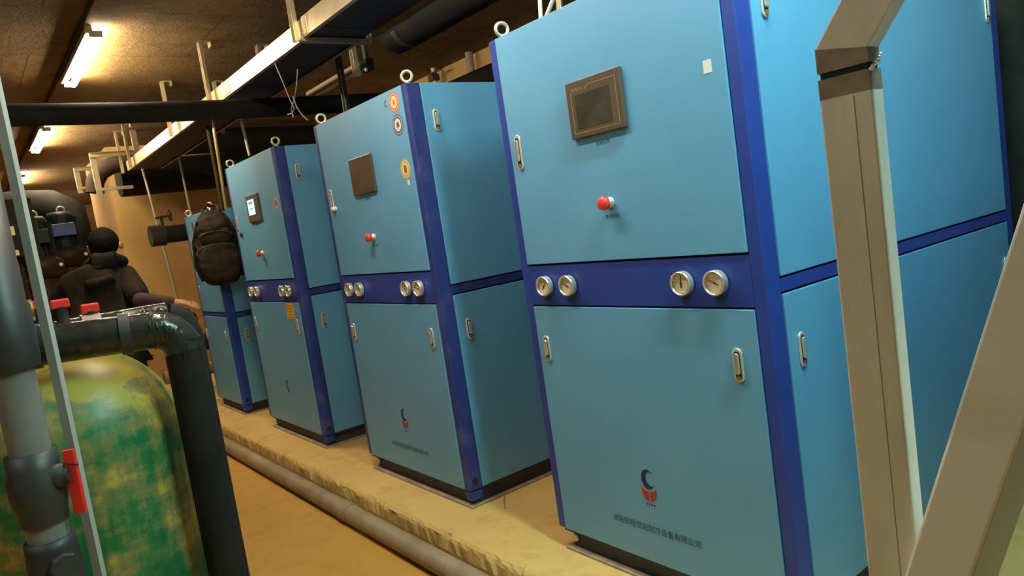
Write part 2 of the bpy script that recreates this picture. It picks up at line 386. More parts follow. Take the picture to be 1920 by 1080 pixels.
def gauge(F, r, v, parent, ang, R=0.034):
    d = F.d(); o = F.p(r, v, 0.004)
    b = MB().lathe(o, d, [(0, R), (0.016, R), (0.020, R * 0.96), (0.021, R * 0.86), (0.013, R * 0.84)], 32, caps=False).build('gauge', 'chrome', parent)
    mb = MB(); F.poly(mb, F.circ(r, v, R * 0.86, 32), 0.012, 0.0165); mb.build('dial', 'dial_cream', b)
    mb = MB()
    for i in range(11):
        t = math.radians(225 - 27 * i); c, s_ = math.cos(t), math.sin(t); px, py = -s_, c
        q = [(r + c * R * a + px * w, v + s_ * R * a + py * w) for a, w in ((0.66, -0.0007), (0.66, 0.0007), (0.8, 0.0007), (0.8, -0.0007))]
        F.poly(mb, q, 0.0165, 0.0169)
    mb.build('scale_marks', 'dial_print', b)
    t = math.radians(ang); c, s_ = math.cos(t), math.sin(t); px, py = -s_, c; mb = MB()
    F.poly(mb, [(r + c * R * a + px * w, v + s_ * R * a + py * w) for a, w in ((-0.34, -0.0018), (-0.34, 0.0018), (0.68, 0.0005), (0.68, -0.0005))], 0.0175, 0.0182)
    F.poly(mb, F.circ(r, v, 0.0028, 12), 0.0165, 0.019)
    mb.build('needle', 'dial_print', b)
    # tiny dark caption below the gauge
    F.box('caption', r - 0.016, r + 0.016, v - 0.052, v - 0.046, 0.0035, 0.0045, 'print_dark', parent)
    return b

def eyebolt(x, y, z, parent, turn=0.0):
    e = MB().lathe((x, y, z), (0, 0, 1), [(0, 0.015), (0.006, 0.015), (0.006, 0.009), (0.016, 0.009)], 16).build('eyebolt', 'eyebolt_steel', parent)
    MB().torus((x, y, z + 0.034), (math.cos(turn), math.sin(turn), 0), 0.0215, 0.0065).build('ring', 'eyebolt_steel', e)
    return e

def logo(F, r, v, parent, s=1.0, boat=True):
    mb = MB(); R = 0.036 * s; pts = []
    # thick crescent, open to the right
    for i in range(25): t = math.radians(52 + (318 - 52) * i / 24); pts.append((r + R * 0.80 * math.cos(t), v + R * math.sin(t)))
    for i in range(25): t = math.radians(300 - (300 - 62) * i / 24); pts.append((r + R * 0.42 + R * 0.66 * math.cos(t), v + R * 0.10 + R * 0.74 * math.sin(t)))
    F.poly(mb, pts, 0.0040, 0.0049)
    lg = mb.build('logo', 'logo_navy', parent)
    if boat:
        for sgn in (-1, 1):
            mb = MB(); g = 0.003 * s; W = 0.036 * s; b0 = v - 0.033 * s
            top = [(r + sgn * (g + (W - g) * k / 6), b0 - 0.012 * s + 0.015 * s * (k / 6) ** 2) for k in range(7)]
            bot = [(r + sgn * (g + (W * 0.86 - g) * k / 6), b0 - 0.048 * s + 0.020 * s * (k / 6) ** 2) for k in range(7)]
            F.poly(mb, top + bot[::-1], 0.0040, 0.0049); mb.build('logo_boat', 'logo_red', lg)
        mb = MB()
        for k in range(4): F.poly(mb, F.circ(r - 0.018 * s + 0.012 * s * k, v - 0.092 * s, 0.0035 * s, 10), 0.0040, 0.0049)
        mb.build('logo_dots', 'logo_navy', lg)
    return lg

W_, D_, H_ = 0.959, 1.632, 1.80
ZF, ZL, ZU = 0.076, 0.890, 1.0325
SL, SU, DM, DS = 0.9176, 0.960, 0.038, 0.064

def emergency_button(F, r, v, parent):
    d = F.d(); o = F.p(r, v, 0.004)
    MB().lathe(o, d, [(0, 0.016), (0.005, 0.016), (0.005, 0.011), (0.020, 0.011)], 20).build('button_stem', 'steel_dull', parent)
    return MB().lathe(o, d, [(0.019, 0.012), (0.020, 0.0185), (0.032, 0.021), (0.038, 0.019), (0.041, 0.010), (0.041, 0.0)], 24).build('emergency_button', 'red_button', parent)

def cabinet(yi, label, kind):
    small = kind == 4
    W = 0.70 if small else W_; H = 1.582 if small else H_; D = D_
    zl, zu = (0.766, 0.800) if small else (ZL, ZU); sl, su = (0.75, 0.79) if small else (SL, SU)
    t = thing('chiller_cabinet', (0, yi, HP), label, 'cabinet')
    fb = 'frame_worn' if kind in (2, 3) else 'frame_blue'
    o0 = Vector((0, yi, HP)); B = lambda n, b, m, p=t, bv=0.0: MB().box(b[0], b[1], b[2] + yi, b[3] + yi, b[4] + HP, b[5] + HP).build(n, m, p, bv)
    # carcass behind the panels, then the visible frame
    B('carcass', (0.012, D - 0.012, 0.012, W - 0.012, ZF + 0.002, H - 0.012), 'gap_dark')
    dm, ds = DM, DS
    for (x0, x1, y0, y1) in ((0, ds, 0, dm), (0, ds, W - dm, W), (D - ds, D, 0, dm), (D - ds, D, W - dm, W)):
        z0 = ZF if y0 > 0.1 else (0.030 if x0 == 0 else ZF)
        B('corner_post', (x0, x1, y0, y1, z0, H), fb, t, 0.003)
    B('top_sheet', (0.004, D - 0.004, 0.004, W - 0.004, H - 0.006, H - 0.001), fb)
    # gauge band across the front, bands across the sides
    band = B('front_band', (0, 0.03, dm, W - dm, zl + 0.004, zu - 0.004), 'frame_blue' if not small else fb, t, 0.0012)
    B('side_band', (ds, D - ds, 0, 0.03, sl + 0.004, su - 0.004), fb, t, 0.002)
    B('side_band', (ds, D - ds, W - 0.03, W, sl + 0.004, su - 0.004), fb, t, 0.002)
    F = Face('front', (0, yi, HP)); G = Face('side', (0, yi, HP))
    fr = lambda y: -y                                     # y from the near corner -> local r
    g = 0.0022
    ud = B('upper_door', (-0.004, 0.016, dm + g, W - dm - g, zu + g, H - 0.001), 'panel_blue', t, 0.0015)
    ld = B('lower_door', (-0.004, 0.016, dm + g, W - dm - g, ZF + g, zl - g), 'panel_blue', t, 0.0015)
    us = B('side_panel', (ds + g, D - ds - g, -0.003, 0.016, su + g, H - 0.001), 'panel_blue', t, 0.0015)
    ls = B('side_panel', (ds + g, D - ds - g, -0.003, 0.016, ZF + g, sl - g), 'panel_blue', t, 0.0015)
    B('side_panel', (ds + g, D - ds - g, W - 0.016, W + 0.003, su + g, H - 0.001), 'panel_blue', t, 0.0015)
    B('side_panel', (ds + g, D - ds - g, W - 0.016, W + 0.003, ZF + g, sl - g), 'panel_blue', t, 0.0015)
    B('back_panel', (D - 0.016, D + 0.003, dm + g, W - dm - g, ZF + g, H - 0.004), 'panel_blue', t, 0.0015)
    # channel base: recessed web with a pale bottom flange
    yb = W - 0.03
    bs = B('base_channel', (0.022, D - 0.022, 0.018, yb - 0.02, 0.008, ZF), 'base_dark')
    B('base_flange', (-0.006, D, -0.006, yb, 0.0, 0.009), 'base_rim', bs, 0.001)
    B('base_flange', (0.0, D, 0.0, yb, ZF - 0.006, ZF - 0.001), 'base_dark', bs)
    F.poly(mb := MB(), F.circ(fr(yb - 0.035), 0.043, 0.013, 18), -0.020, -0.012); mb.build('bolt', 'paper_white', bs, 0.002)
    # black hole in the corner post
    G.poly(mb := MB(), G.circ(0.034, 0.112, 0.0165, 20), 0.0, 0.0012); mb.build('lifting_hole', 'gap_dark', t)
    # handles
    handle(G, 0.120, 0.762 if not small else 0.612, ls, o=0.003); handle(G, 1.515, 0.745 if not small else 0.6, ls, o=0.003)
    handle(G, 0.118, 1.645 if not small else 1.42, us, o=0.003); handle(G, 1.525, 1.69 if not small else 1.42, us, o=0.003)
    if small:
        handle(F, fr(0.113), 0.612, ld, o=0.004); handle(F, fr(0.645), 0.612, ld, o=0.004)
        for z in (1.397, 1.27, 1.10, 0.99):
            G2 = MB(); F.poly(G2, F.pill(fr(0.61), z, 0.014, 0.05), 0.004, 0.012); G2.build('latch_clip', 'chrome', ud, 0.002)
    else:
        handle(F, fr(0.102), 0.742, ld, o=0.004); handle(F, fr(0.872), 0.742, ld, o=0.004)
        handle(F, fr(0.872), 1.414, ud, h=0.118, w=0.030, o=0.004)
        for y, a in ((0.832, 50), (0.716, 152), (0.249, 83), (0.139, 155)): gauge(F, fr(y), 0.961, band, a)
        emergency_button(F, fr(0.484), 1.206, ud)
        F.text('lettering', '急停按钮', fr(0.484), 1.164, 0.0145, 0.0046, 'print_dark', ud)
    # screens
    if kind in (1, 2, 3, 5):
        y0, y1, z0, z1 = 0.374, 0.598, 1.408, 1.577
        sc = F.box('touch_screen', fr(y1), fr(y0), z0, z1, 0.004, 0.017, 'bezel_brown' if kind != 2 else 'screen_film', ud, 0.003)
        F.text('lettering', '控制仪表', fr(0.482), 1.382, 0.0145, 0.0046, 'print_dark', ud)
        if kind == 1:
            F.box('display', fr(y1 - 0.036), fr(y0 + 0.044), z0 + 0.026, z1 - 0.042, 0.0168, 0.0176, 'screen_off', sc)
            a0, a1, b0, b1 = fr(y1 - 0.020), fr(y0 + 0.018), z0 + 0.014, z1 - 0.021; lw = 0.0013
            mb = MB()
            for q in ((a0, a0 + lw, b0, b1 - 0.012), (a1 - lw, a1, b0, b1), (a0, a1, b0, b0 + lw), (a0 + 0.075, a1, b1 - lw, b1)):
                F.poly(mb, [(q[0], q[2]), (q[1], q[2]), (q[1], q[3]), (q[0], q[3])], 0.0168, 0.0175)
            F.poly(mb, [(a0 + 0.060, b1 - 0.012), (a0 + 0.063, b1 - 0.012), (a0 + 0.0765, b1), (a0 + 0.0735, b1)], 0.0168, 0.0175)
            mb.build('bezel_line', 'bezel_line', sc)
            F.text('brand_mark', 'HITECH', a0 + 0.028, b1 - 0.006, 0.013, 0.0173, 'bezel_line', sc)
        elif kind == 3:
            dsp = F.box('display', fr(0.571), fr(0.447), 1.452, 1.548, 0.0168, 0.0178, 'screen_lit', sc)
            F.box('display_text', fr(0.545), fr(0.475), 1.522, 1.534, 0.0178, 0.0181, 'screen_ink', dsp)
            F.box('display_text', fr(0.530), fr(0.485), 1.488, 1.494, 0.0178, 0.0181, 'screen_ink', dsp)
    if kind in (1, 2, 5):
        logo(F, fr(0.484), 0.352, ld, 0.88 if kind == 1 else 0.85)
        F.text('lettering', '沈阳宏程世纪制冷设备有限公司', fr(0.482), 0.188, 0.0262, 0.0046, 'print_dark', ld, 0.98)
    if kind == 3: logo(F, fr(0.472), 0.345, ld, 0.85, boat=False); F.box('scuff', fr(0.482), fr(0.462), 0.298, 0.309, 0.004, 0.0045, 'logo_navy', ld)
    if kind == 1: F.box('sticker', fr(0.104), fr(0.079), 1.488, 1.520, 0.004, 0.0046, 'paper_white', ud)
    if kind == 2:
        def ring_sticker(y, z, R, outer, inner, ink):
            mb = MB(); F.poly(mb, F.circ(fr(y), z, R), 0.004, 0.0045); s = mb.build('sticker', outer, ud)
            mb = MB(); F.poly(mb, F.circ(fr(y), z, R * 0.86), 0.0045, 0.0047); mb.build('sticker_rim', 'sticker_cream', s)
            mb = MB(); F.poly(mb, F.circ(fr(y), z, R * 0.80), 0.0047, 0.0049); mb.build('sticker_band', outer, s)
            mb = MB(); F.poly(mb, F.circ(fr(y), z, R * 0.60), 0.0049, 0.0051); mb.build('sticker_face', inner, s)
            return s
        s = ring_sticker(0.108, 1.745, 0.042, 'sticker_red', 'sticker_cream', 'sticker_red')
        mb = MB(); F.poly(mb, [(fr(0.108) + a, 1.745 + b) for a, b in ((-0.010, 0.018), (-0.002, 0.006), (0.008, 0.012), (0.012, -0.016), (0.004, -0.006), (-0.006, -0.018))], 0.0051, 0.0053); mb.build('sticker_mark', 'sticker_red', s)
        s = ring_sticker(0.104, 1.650, 0.044, 'sticker_navy', 'sticker_white', 'sticker_navy')
        mb = MB(); F.poly(mb, [(fr(0.104) + a, 1.650 + b) for a, b in ((-0.012, 0.008), (0.010, 0.014), (0.014, -0.006), (-0.006, -0.014))], 0.0051, 0.0053); mb.build('sticker_mark', 'sticker_navy', s)
        s = ring_sticker(0.100, 1.466, 0.041, 'sticker_gold', 'sticker_cream', 'sticker_brown')
        mb = MB(); F.poly(mb, F.circ(fr(0.100), 1.466, 0.014, 8, 0.019), 0.0051, 0.0053); mb.build('sticker_mark', 'sticker_brown', s)
        F.box('sticker', fr(0.100), fr(0.082), 1.398, 1.420, 0.004, 0.0046, 'paper_white', ud)
        F.text('brand_mark', 'C', fr(0.178), 1.750, 0.040, 0.0046, 'logo_navy', ud)
        MB().lathe(F.p(fr(0.846), 1.372, 0.004), F.d(), [(0, 0.012), (0.02, 0.011), (0.024, 0.006), (0.024, 0)], 16).build('knob', 'paper_white', ud)
    if kind == 3:
        mb = MB(); F.poly(mb, F.circ(fr(0.102), 1.483, 0.034), 0.004, 0.0045); s = mb.build('sticker', 'sticker_gold', ud)
        mb = MB(); F.poly(mb, F.circ(fr(0.102), 1.483, 0.021), 0.0045, 0.0048); mb.build('sticker_face', 'sticker_brown', s)
        pp = F.box('notice', fr(0.252), fr(0.126), 0.785, 0.884, 0.004, 0.0048, 'paper_yellow', ld)
        for k in range(5): F.box('notice_line', fr(0.238), fr(0.142 + 0.012 * (k % 2)), 0.868 - 0.017 * k - 0.004, 0.868 - 0.017 * k, 0.0048, 0.0051, 'paper_ink', pp)
        MB().lathe(F.p(fr(0.83), 1.345, 0.004), F.d(), [(0, 0.013), (0.012, 0.013), (0.012, 0)], 14).build('key_switch', 'gap_dark', ud)
    # lifting eyes
    for (x, y, a) in ((0.030, 0.030, 0.35), (0.030, W - 0.045, 1.25), (D - 0.05, 0.04, 0.4), (D - 0.05, W - 0.045, 1.0)):
        eyebolt(x, yi + y, HP + H - 0.002, t, a + (0.5 if y < 0.1 else 0))
    return t
Y2, Y3, Y4 = 1.537, 3.087, 4.632
cabinet(-1.60, 'added unseen blue chiller cabinet at the near end of the row, shading the next one', 5)  # unseen cabinet added to shade the side of its neighbour
cabinet(0.0, 'blue chiller cabinet with a brown-framed screen and no round stickers, behind the post frame', 1)
cabinet(Y2, 'blue chiller cabinet with three round stickers in red, navy and gold on its upper door', 2)
cabinet(Y3, 'blue chiller cabinet with a lit screen and a yellow notice on its lower door', 3)
cabinet(Y4, 'smaller blue chiller cabinet without gauges, with the dark backpack hanging on it', 4)

# ------------------------------------------------------------------ welded frame beside the nearest cabinet
def weld_frame():
    base = at(1617, 400, 0.95); px, py = base.x, base.y
    t = thing('support_frame', (px, py, 0), 'grey galvanised square-tube post frame with a welded bend and a slanting brace', 'frame')
    a, b = 0.035, 0.0145                                   # half sizes along y and x
    top = at(1600, 86, 0.935).z
    def ring(z, dx=0, dy=0): return [Vector((px + dx + i * b, py + dy + j * a, z)) for i, j in ((-1, -1), (1, -1), (1, 1), (-1, 1))]
    MB().ring_sweep([ring(0.006), ring(top - 0.062)], smooth=False).build('post', 'frame_zinc', t, 0.003)
    MB().ring_sweep([ring(0.0), ring(0.006)], smooth=False).build('foot_plate', 'frame_zinc', t)
    # burnt band and notch of the weld
    MB().ring_sweep([ring(top - 0.062), ring(top - 0.036)], smooth=False).build('weld_band', 'weld_burn', t, 0.002)
    MB().ring_sweep([[p + (Vector((px, py, p.z)) - p) * 0.12 for p in ring(top - 0.036)], [p + (Vector((px, py, p.z)) - p) * 0.12 for p in ring(top - 0.028)]], smooth=False).build('weld_notch', 'gap_dark', t)
    MB().ring_sweep([ring(top - 0.028), [Vector((px + i * b, py + j * a, top + (0.004 if j > 0 else -0.010))) for i, j in ((-1, -1), (1, -1), (1, 1), (-1, 1))]], smooth=False).build('weld_band', 'weld_burn', t, 0.002)
    mb = MB()
    for k in range(6): mb.lathe((px - b * 0.9 + 0.0052 * k, py - a - 0.0005, top - 0.037 + 0.0035 * k), (0, -1, 0), [(-0.002, 0.0022), (0.001, 0.003 - 0.0005 * (k % 2)), (0.003, 0.001)], 8)
    mb.build('weld_bead', 'steel_dull', t)
    # upper arm leaning towards the viewer's right
    ln = 0.60; dz = 0.72; dy = -0.60
    lo = [Vector((px + i * b, py + j * a, top + (0.004 if j > 0 else -0.010))) for i, j in ((-1, -1), (1, -1), (1, 1), (-1, 1))]
    hi = [p + Vector((-0.05, dy, dz)) for p in lo]
    MB().ring_sweep([lo, hi], smooth=False).build('upper_arm', 'frame_zinc', t, 0.003)
    # seam line down the front face
    MB().box(px - b - 0.0006, px - b + 0.001, py - 0.0115, py - 0.0105, 0.01, top - 0.064).build('seam', 'seam_grey', t)
    # brace
    s0 = at(1752, 1125, 0.945); s1 = at(2040, 262, 0.80)
    s0.x += 0.045; s1.x += 0.045
    MB().beam(s0, s1, 0.070, 0.135, (0, 1, 0.3)).build('brace', 'brace_cream', t, 0.004)
    return t
weld_frame()

# ------------------------------------------------------------------ drain pipe on the floor
t = thing('floor_pipe', (-0.275, 2.0, 0), 'long dusty grey pipe lying on the floor along the concrete plinth', 'pipe')
MB().tube([(-0.272, -3.0, 0.045), (-0.272, 6.9, 0.045)], 0.044, 20).build('pipe', 'floor_pipe', t)
for y in (2.24, -0.6, 5.2): MB().tube([(-0.272, y - 0.05, 0.045), (-0.272, y + 0.05, 0.045)], 0.0475, 20).build('coupling', 'floor_pipe', t)

# ------------------------------------------------------------------ cable tray and hangers
TZ = 2.2 + HP
t = thing('cable_tray', (-0.03, 4.0, TZ), 'long galvanised cable tray hung from the ceiling above the cabinets', 'cable tray')
def rail(x, y0, y1, z0, z1, out):
    mb = MB(); th = 0.003; lip = 0.022 * out
    mb.box(x - th / 2, x + th / 2, y0, y1, z0, z1); mb.box(min(x, x - lip), max(x, x - lip), y0, y1, z0, z0 + th); mb.box(min(x, x - lip), max(x, x - lip), y0, y1, z1 - th, z1)
    return mb
yb = [0.95, 1.6, 2.33, 3.6, 5.0, 7.0]
for i in range(5):
    off = 0.0 if i >= 2 else -0.012
    rail(-0.03 + off, yb[i], yb[i + 1] - 0.004, TZ, TZ + 0.092, -1).build('side_rail', 'galvanised_warm', t)
    if i < 2: rail(0.29, yb[i], yb[i + 1] - (0.004 if i == 0 else 0.12), TZ - 0.035, TZ + 0.055, 1).build('side_rail', 'galvanised_warm', t)
    else: rail(0.29, yb[i], yb[i + 1] - 0.004, TZ, TZ + 0.092, 1).build('side_rail', 'galvanised_warm', t)
    if i < 4: MB().box(-0.0345 + off, -0.031 + off, yb[i + 1] - 0.06, yb[i + 1] + 0.06, TZ + 0.008, TZ + 0.084).build('splice_plate', 'galvanised_warm', t)
MB().box(-0.028, 0.288, 2.20, 7.0, TZ + 0.012, TZ + 0.016).build('tray_floor', 'tray_dark', t)
MB().box(-0.038, 0.288, 0.95, 2.19, TZ + 0.012, TZ + 0.016).build('tray_floor', 'tray_dark', t)
# hangers are parts of the tray's support; each is a thing of its own bolted to the ceiling
def hanger(y, x, zb, label, wide=0.042, group=None):
    h = thing('tray_hanger', (x, y, CZ), label, 'hanger', group)
    MB().channel((x, y, zb), (x, y, CZ), wide, 0.022 , (0, 1, 0)).build('channel', 'galvanised_warm', h)
    MB().box(x - 0.005, x + 0.055, y - 0.03, y + 0.03, CZ - 0.006, CZ).build('ceiling_plate', 'galvanised_warm', h)
    MB().box(x + 0.05, x + 0.056, y - 0.03, y + 0.03, CZ - 0.035, CZ - 0.006).build('angle_lug', 'galvanised_warm', h)
    MB().lathe((x + 0.053, y, CZ - 0.02), (1, 0, 0), [(0, 0.008), (0.008, 0.008), (0.008, 0)], 6, smooth=False).build('bolt', 'steel_dull', h)
HG = 'channel hangers carrying the cable tray'
for y, x, l in ((2.36, -0.058, 'galvanised channel hanger on the aisle side of the cable tray at its stepped joint'),
                (3.86, -0.058, 'galvanised channel hanger on the aisle side of the cable tray above the lit-screen cabinet'),
                (4.95, -0.058, 'galvanised channel hanger on the aisle side of the cable tray past the crosswise black pipe'),
                (6.62, -0.058, 'galvanised channel hanger on the aisle side of the cable tray near its cut end'),
                (7.03, -0.058, 'galvanised channel hanger at the far cut end of the cable tray'),
                (2.36, 0.33, 'galvanised channel hanger on the wall side of the cable tray at its stepped joint'),
                (3.90, 0.33, 'galvanised channel hanger on the wall side of the cable tray above the lit-screen cabinet'),
                (4.95, 0.33, 'galvanised channel hanger on the wall side of the cable tray past the crosswise black pipe')):
    hanger(y, x, TZ - 0.012, l, group=HG)
# cross bar under the stepped joint
MB().channel((-0.052, 2.36, TZ - 0.014), (0.30, 2.36, TZ - 0.014), 0.042, 0.02, (0, 1, 0)).build('cross_bar', 'galvanised_warm', t)
# black cables lying in the tray
for k, x in enumerate((0.03, 0.075, 0.13, 0.19, 0.24)):
    z = TZ + 0.03 + 0.0; pts = [(x + 0.008 * math.sin(y * 2.1 + k), y, TZ + 0.034) for y in [0.97 + 0.3 * i for i in range(20)]]
    o = MB().tube(pts, 0.014, 8).build('cable', 'cable_black')
    tag(o, 'black power cable lying in the galvanised cable tray', 'cable', 'black cables in the tray')

# ------------------------------------------------------------------ black insulated pipes overhead
def pipe_obj(name, pts, r, m, label, cat='pipe', n=20, group=None):
    return tag(MB().tube(pts, r, n).build(name, m), label, cat, group)
pc = [(x, 3.52 - 0.02 * max(0, x) - 0.10 * max(0, x) ** 2, 2.10 + HP + 0.004 * math.sin(x * 3)) for x in [-3.35 + 0.2 * i for i in range(25)]]
pipe_obj('insulated_pipe', pc, 0.059, 'insulation_black', 'black insulated pipe running crosswise above the cabinets below the cable tray')
q = thing('insulated_pipe', (0.72, 1.9, 2.36 + HP), 'thick black insulated pipe along the ceiling on the wall side of the cable tray', 'pipe')
MB().tube([(0.72, 0.9, 2.36 + HP), (0.72, 1.8, 2.36 + HP), (0.72, 2.75, 2.36 + HP)], 0.115, 24).build('pipe', 'insulation_black', q)
for y in (1.1, 2.6):
    MB().tube([(0.72, y - 0.02, 2.36 + HP), (0.72, y + 0.02, 2.36 + HP)], 0.1175, 24).build('clamp_ring', 'tray_dark', q)
    MB().tube([(0.72, y, 2.475 + HP), (0.72, y, CZ)], 0.008, 8).build('drop_rod', 'tray_dark', q)
pipe_obj('insulated_pipe', [(2.03, y, 2.30 + HP) for y in (-2.0, 1.0, 3.0, 4.4)], 0.105, 'insulation_black', 'black insulated pipe along the right wall behind the nearest cabinets')
p = onx(1908, 120, 2.04)  # added black risers stand in for the shade on the wall behind
for k, (dy, l) in enumerate(((0.02, 'added black riser darkening the right wall directly behind the nearest cabinet'), (-0.30, 'added black riser darkening the right wall facing the gap before the nearest cabinet'))):
    pipe_obj('shade_riser', [(2.06, p.y + dy, 0.132), (2.06, p.y + dy, 2.19 + HP)], 0.13, 'insulation_black', l)
# far crossing pipes above the partition
pipe_obj('insulated_pipe', [(-0.02, 7.6, 2.20 + HP), (0.6, 7.6, 2.20 + HP), (2.15, 7.6, 2.22 + HP)], 0.195, 'insulation_black', 'thick black insulated pipe running crosswise in front of the top of the partition')
pipe_obj('insulated_pipe', [(0.36, 6.9, 2.44 + HP), (0.6, 6.9, 2.44 + HP), (2.15, 6.9, 2.42 + HP)], 0.13, 'insulation_black', 'black insulated pipe tight under the ceiling behind the far end of the tray')
# elbow with valve beside the tray end
pts = [Vector((-0.30, 7.35, 2.05 + HP)), Vector((-0.28, 7.35, 2.16 + HP)), Vector((-0.22, 7.32, 2.25 + HP)), Vector((-0.12, 7.25, 2.30 + HP)), Vector((0.02, 7.2, 2.31 + HP)), Vector((0.3, 7.2, 2.31 + HP))]
pipe_obj('insulated_elbow', pts, 0.085, 'insulation_brown', 'brown-black insulated pipe elbow below the square hanger frames')
# square galvanised hanger frames at the far pipes
def square_frame(p0, p1, ytop, label):
    """u-shaped gallows: left leg bottom pixel p0, corner pixel p1, on plane y"""
    a = ony(*p0, ytop); b = ony(*p1, ytop); q = thing('hanger_frame', (b.x, ytop, CZ), label, 'hanger')
    MB().channel((b.x, ytop, a.z), (b.x, ytop, b.z + 0.02), 0.05, 0.03, (1, 0, 0)).build('leg', 'galvanised_warm', q)
    MB().channel((b.x - 0.025, ytop, b.z), (b.x + 0.42, ytop, b.z), 0.045, 0.03, (0, 0, 1)).build('top_bar', 'galvanised_warm', q)
    MB().box(b.x + 0.37, b.x + 0.42, ytop - 0.02, ytop + 0.02, b.z, CZ).build('drop_leg', 'galvanised_warm', q)
    MB().channel((b.x, ytop, a.z + 0.04), (b.x + 0.30, ytop, a.z + 0.04), 0.04, 0.03, (0, 1, 0)).build('cross_bar', 'galvanised_warm', q)
square_frame((190, 366), (173, 291), 7.0, 'bright galvanised square hanger frame around the far pipe elbow')
square_frame((155, 362), (143, 318), 8.4, 'dull galvanised square hanger frame beyond the far pipe elbow')

# ------------------------------------------------------------------ droppers, rods, wires
def rod(p0, p1, y0, y1, r, m, name, label, cat):
    return pipe_obj(name, [ony(*p0, y0), ony(*p1, y1)], r, m, label, cat, 10)
a = ony(264, 305, 7.07); b = ony(333, 562, 7.07)
pipe_obj('threaded_rod', [(a.x, 7.07, CZ), a, b], 0.012, 'steel_dull', 'thin bright rod slanting down from the tray end past the partition', 'rod', 10)
rod((328, 262), (360, 412), 6.35, 6.45, 0.010, 'steel_dull', 'threaded_rod', 'thin bright rod hanging down to the lifting eye of the smallest cabinet', 'rod')
rod((398, 222), (424, 392), 4.40, 4.42, 0.011, 'brass', 'drop_conduit', 'bright yellowish conduit dropping beside the lit-screen cabinet', 'conduit')
rod((389, 236), (418, 395), 4.50, 4.52, 0.014, 'insulation_brown', 'drop_conduit', 'dark brown conduit dropping beside the bright yellowish conduit', 'conduit')
rod((447, 205), (468, 292), 4.35, 4.35, 0.010, 'steel_dull', 'threaded_rod', 'thin bright rod standing above the lit-screen cabinet', 'rod')
pts = [onx(*q, 0.335) for q in ((629, 56), (630, 85), (636, 120), (643, 160), (650, 205), (655, 240))]
pipe_obj('drop_cable', pts, 0.020, 'cable_black', 'glossy black cable bundle dropping from the tray behind the stickered cabinet', 'cable', 12)
# twisted tie wire hanging from the tray
wp = [[(515, 118), (528, 148), (545, 190), (552, 203), (548, 212), (540, 215)], [(558, 130), (556, 160), (552, 185), (546, 205), (550, 220)], [(549, 180), (556, 200), (566, 215), (577, 225)]]
tw = thing('tie_wire', onx(548, 190, 0.10), 'twisted thin tie wire dangling in front of the crosswise black pipe', 'wire')
for q in wp: MB().tube([onx(u, v, -0.06) for u, v in q], 0.0030, 6).build('wire_strand', 'wire_steel', tw)
# conduit rack right of the black cable
rk = thing('conduit_rack', (0.6, 3.05, 2.2 + HP), 'bracket carrying three short galvanised conduits beyond the black cable bundle', 'bracket')
for a in ((2.415, 3.06, 3.95), (2.255, 3.06, 3.85), (2.20, 3.04, 3.75)):
    MB().tube([(0.6, a[1], a[0] + HP), (0.6, a[2], a[0] + HP)], 0.016, 10).build('conduit', 'tan_pipe', rk)
MB().channel((0.585, 3.03, 2.175 + HP), (0.585, 3.03, CZ), 0.04, 0.03, (0, 1, 0)).build('channel', 'galvanised_warm', rk)
# valve stubs hanging from the ceiling slab
for (u, v, l) in ((735, 75, 'small dark valve with bright bolts on the ceiling near the thick black pipe'), (688, 120, 'small dark clamp with a bright bolt beside the conduit bracket')):
    p = onx(u, v, 0.95); q = thing('pipe_clamp', p, l, 'clamp')
    MB().box(p.x - 0.03, p.x + 0.03, p.y - 0.05, p.y + 0.05, p.z - 0.05, p.z + 0.03).build('clamp_body', 'insulation_black', q, 0.008)
    MB().box(p.x - 0.012, p.x + 0.012, p.y - 0.02, p.y + 0.02, p.z + 0.02, CZ).build('clamp_stem', 'tray_dark', q)
    for s in (-1, 1): MB().lathe((p.x - 0.03, p.y + s * 0.045, p.z - 0.02 + 0.03 * s), (-1, 0, 0), [(0, 0.012), (0.014, 0.012), (0.014, 0)], 6, smooth=False).build('bolt', 'steel_dull', q)
# pipes on the right wall seen above the second cabinet
a = onx(878, 95, 2.12); pipe_obj('wall_pipe', [(2.12, a.y, 0.0), (2.12, a.y, a.z)], 0.032, 'tan_pipe', 'dull tan vertical pipe on the right wall behind the stickered cabinet')
a = onx(810, 112, 2.1); q = thing('wall_valve', (2.1, a.y, 0), 'thin galvanised standpipe with a small valve on the right wall', 'valve')
MB().tube([(2.1, a.y, 0.0), (2.1, a.y, a.z)], 0.026, 12).build('standpipe', 'galvanised_warm', q)
b = onx(815, 142, 2.08); MB().box(2.05, 2.13, a.y - 0.04, a.y + 0.04, b.z - 0.04, b.z + 0.02).build('valve_body', 'valve_iron', q, 0.01)
MB().box(2.06, 2.08, a.y - 0.16, a.y + 0.02, b.z + 0.02, b.z + 0.035).build('valve_lever', 'valve_iron', q, 0.004)
b = onx(806, 100, 2.08); MB().box(2.05, 2.13, a.y - 0.06, a.y + 0.05, b.z - 0.05, b.z + 0.07).build('gate_body', 'insulation_black', q, 0.012)
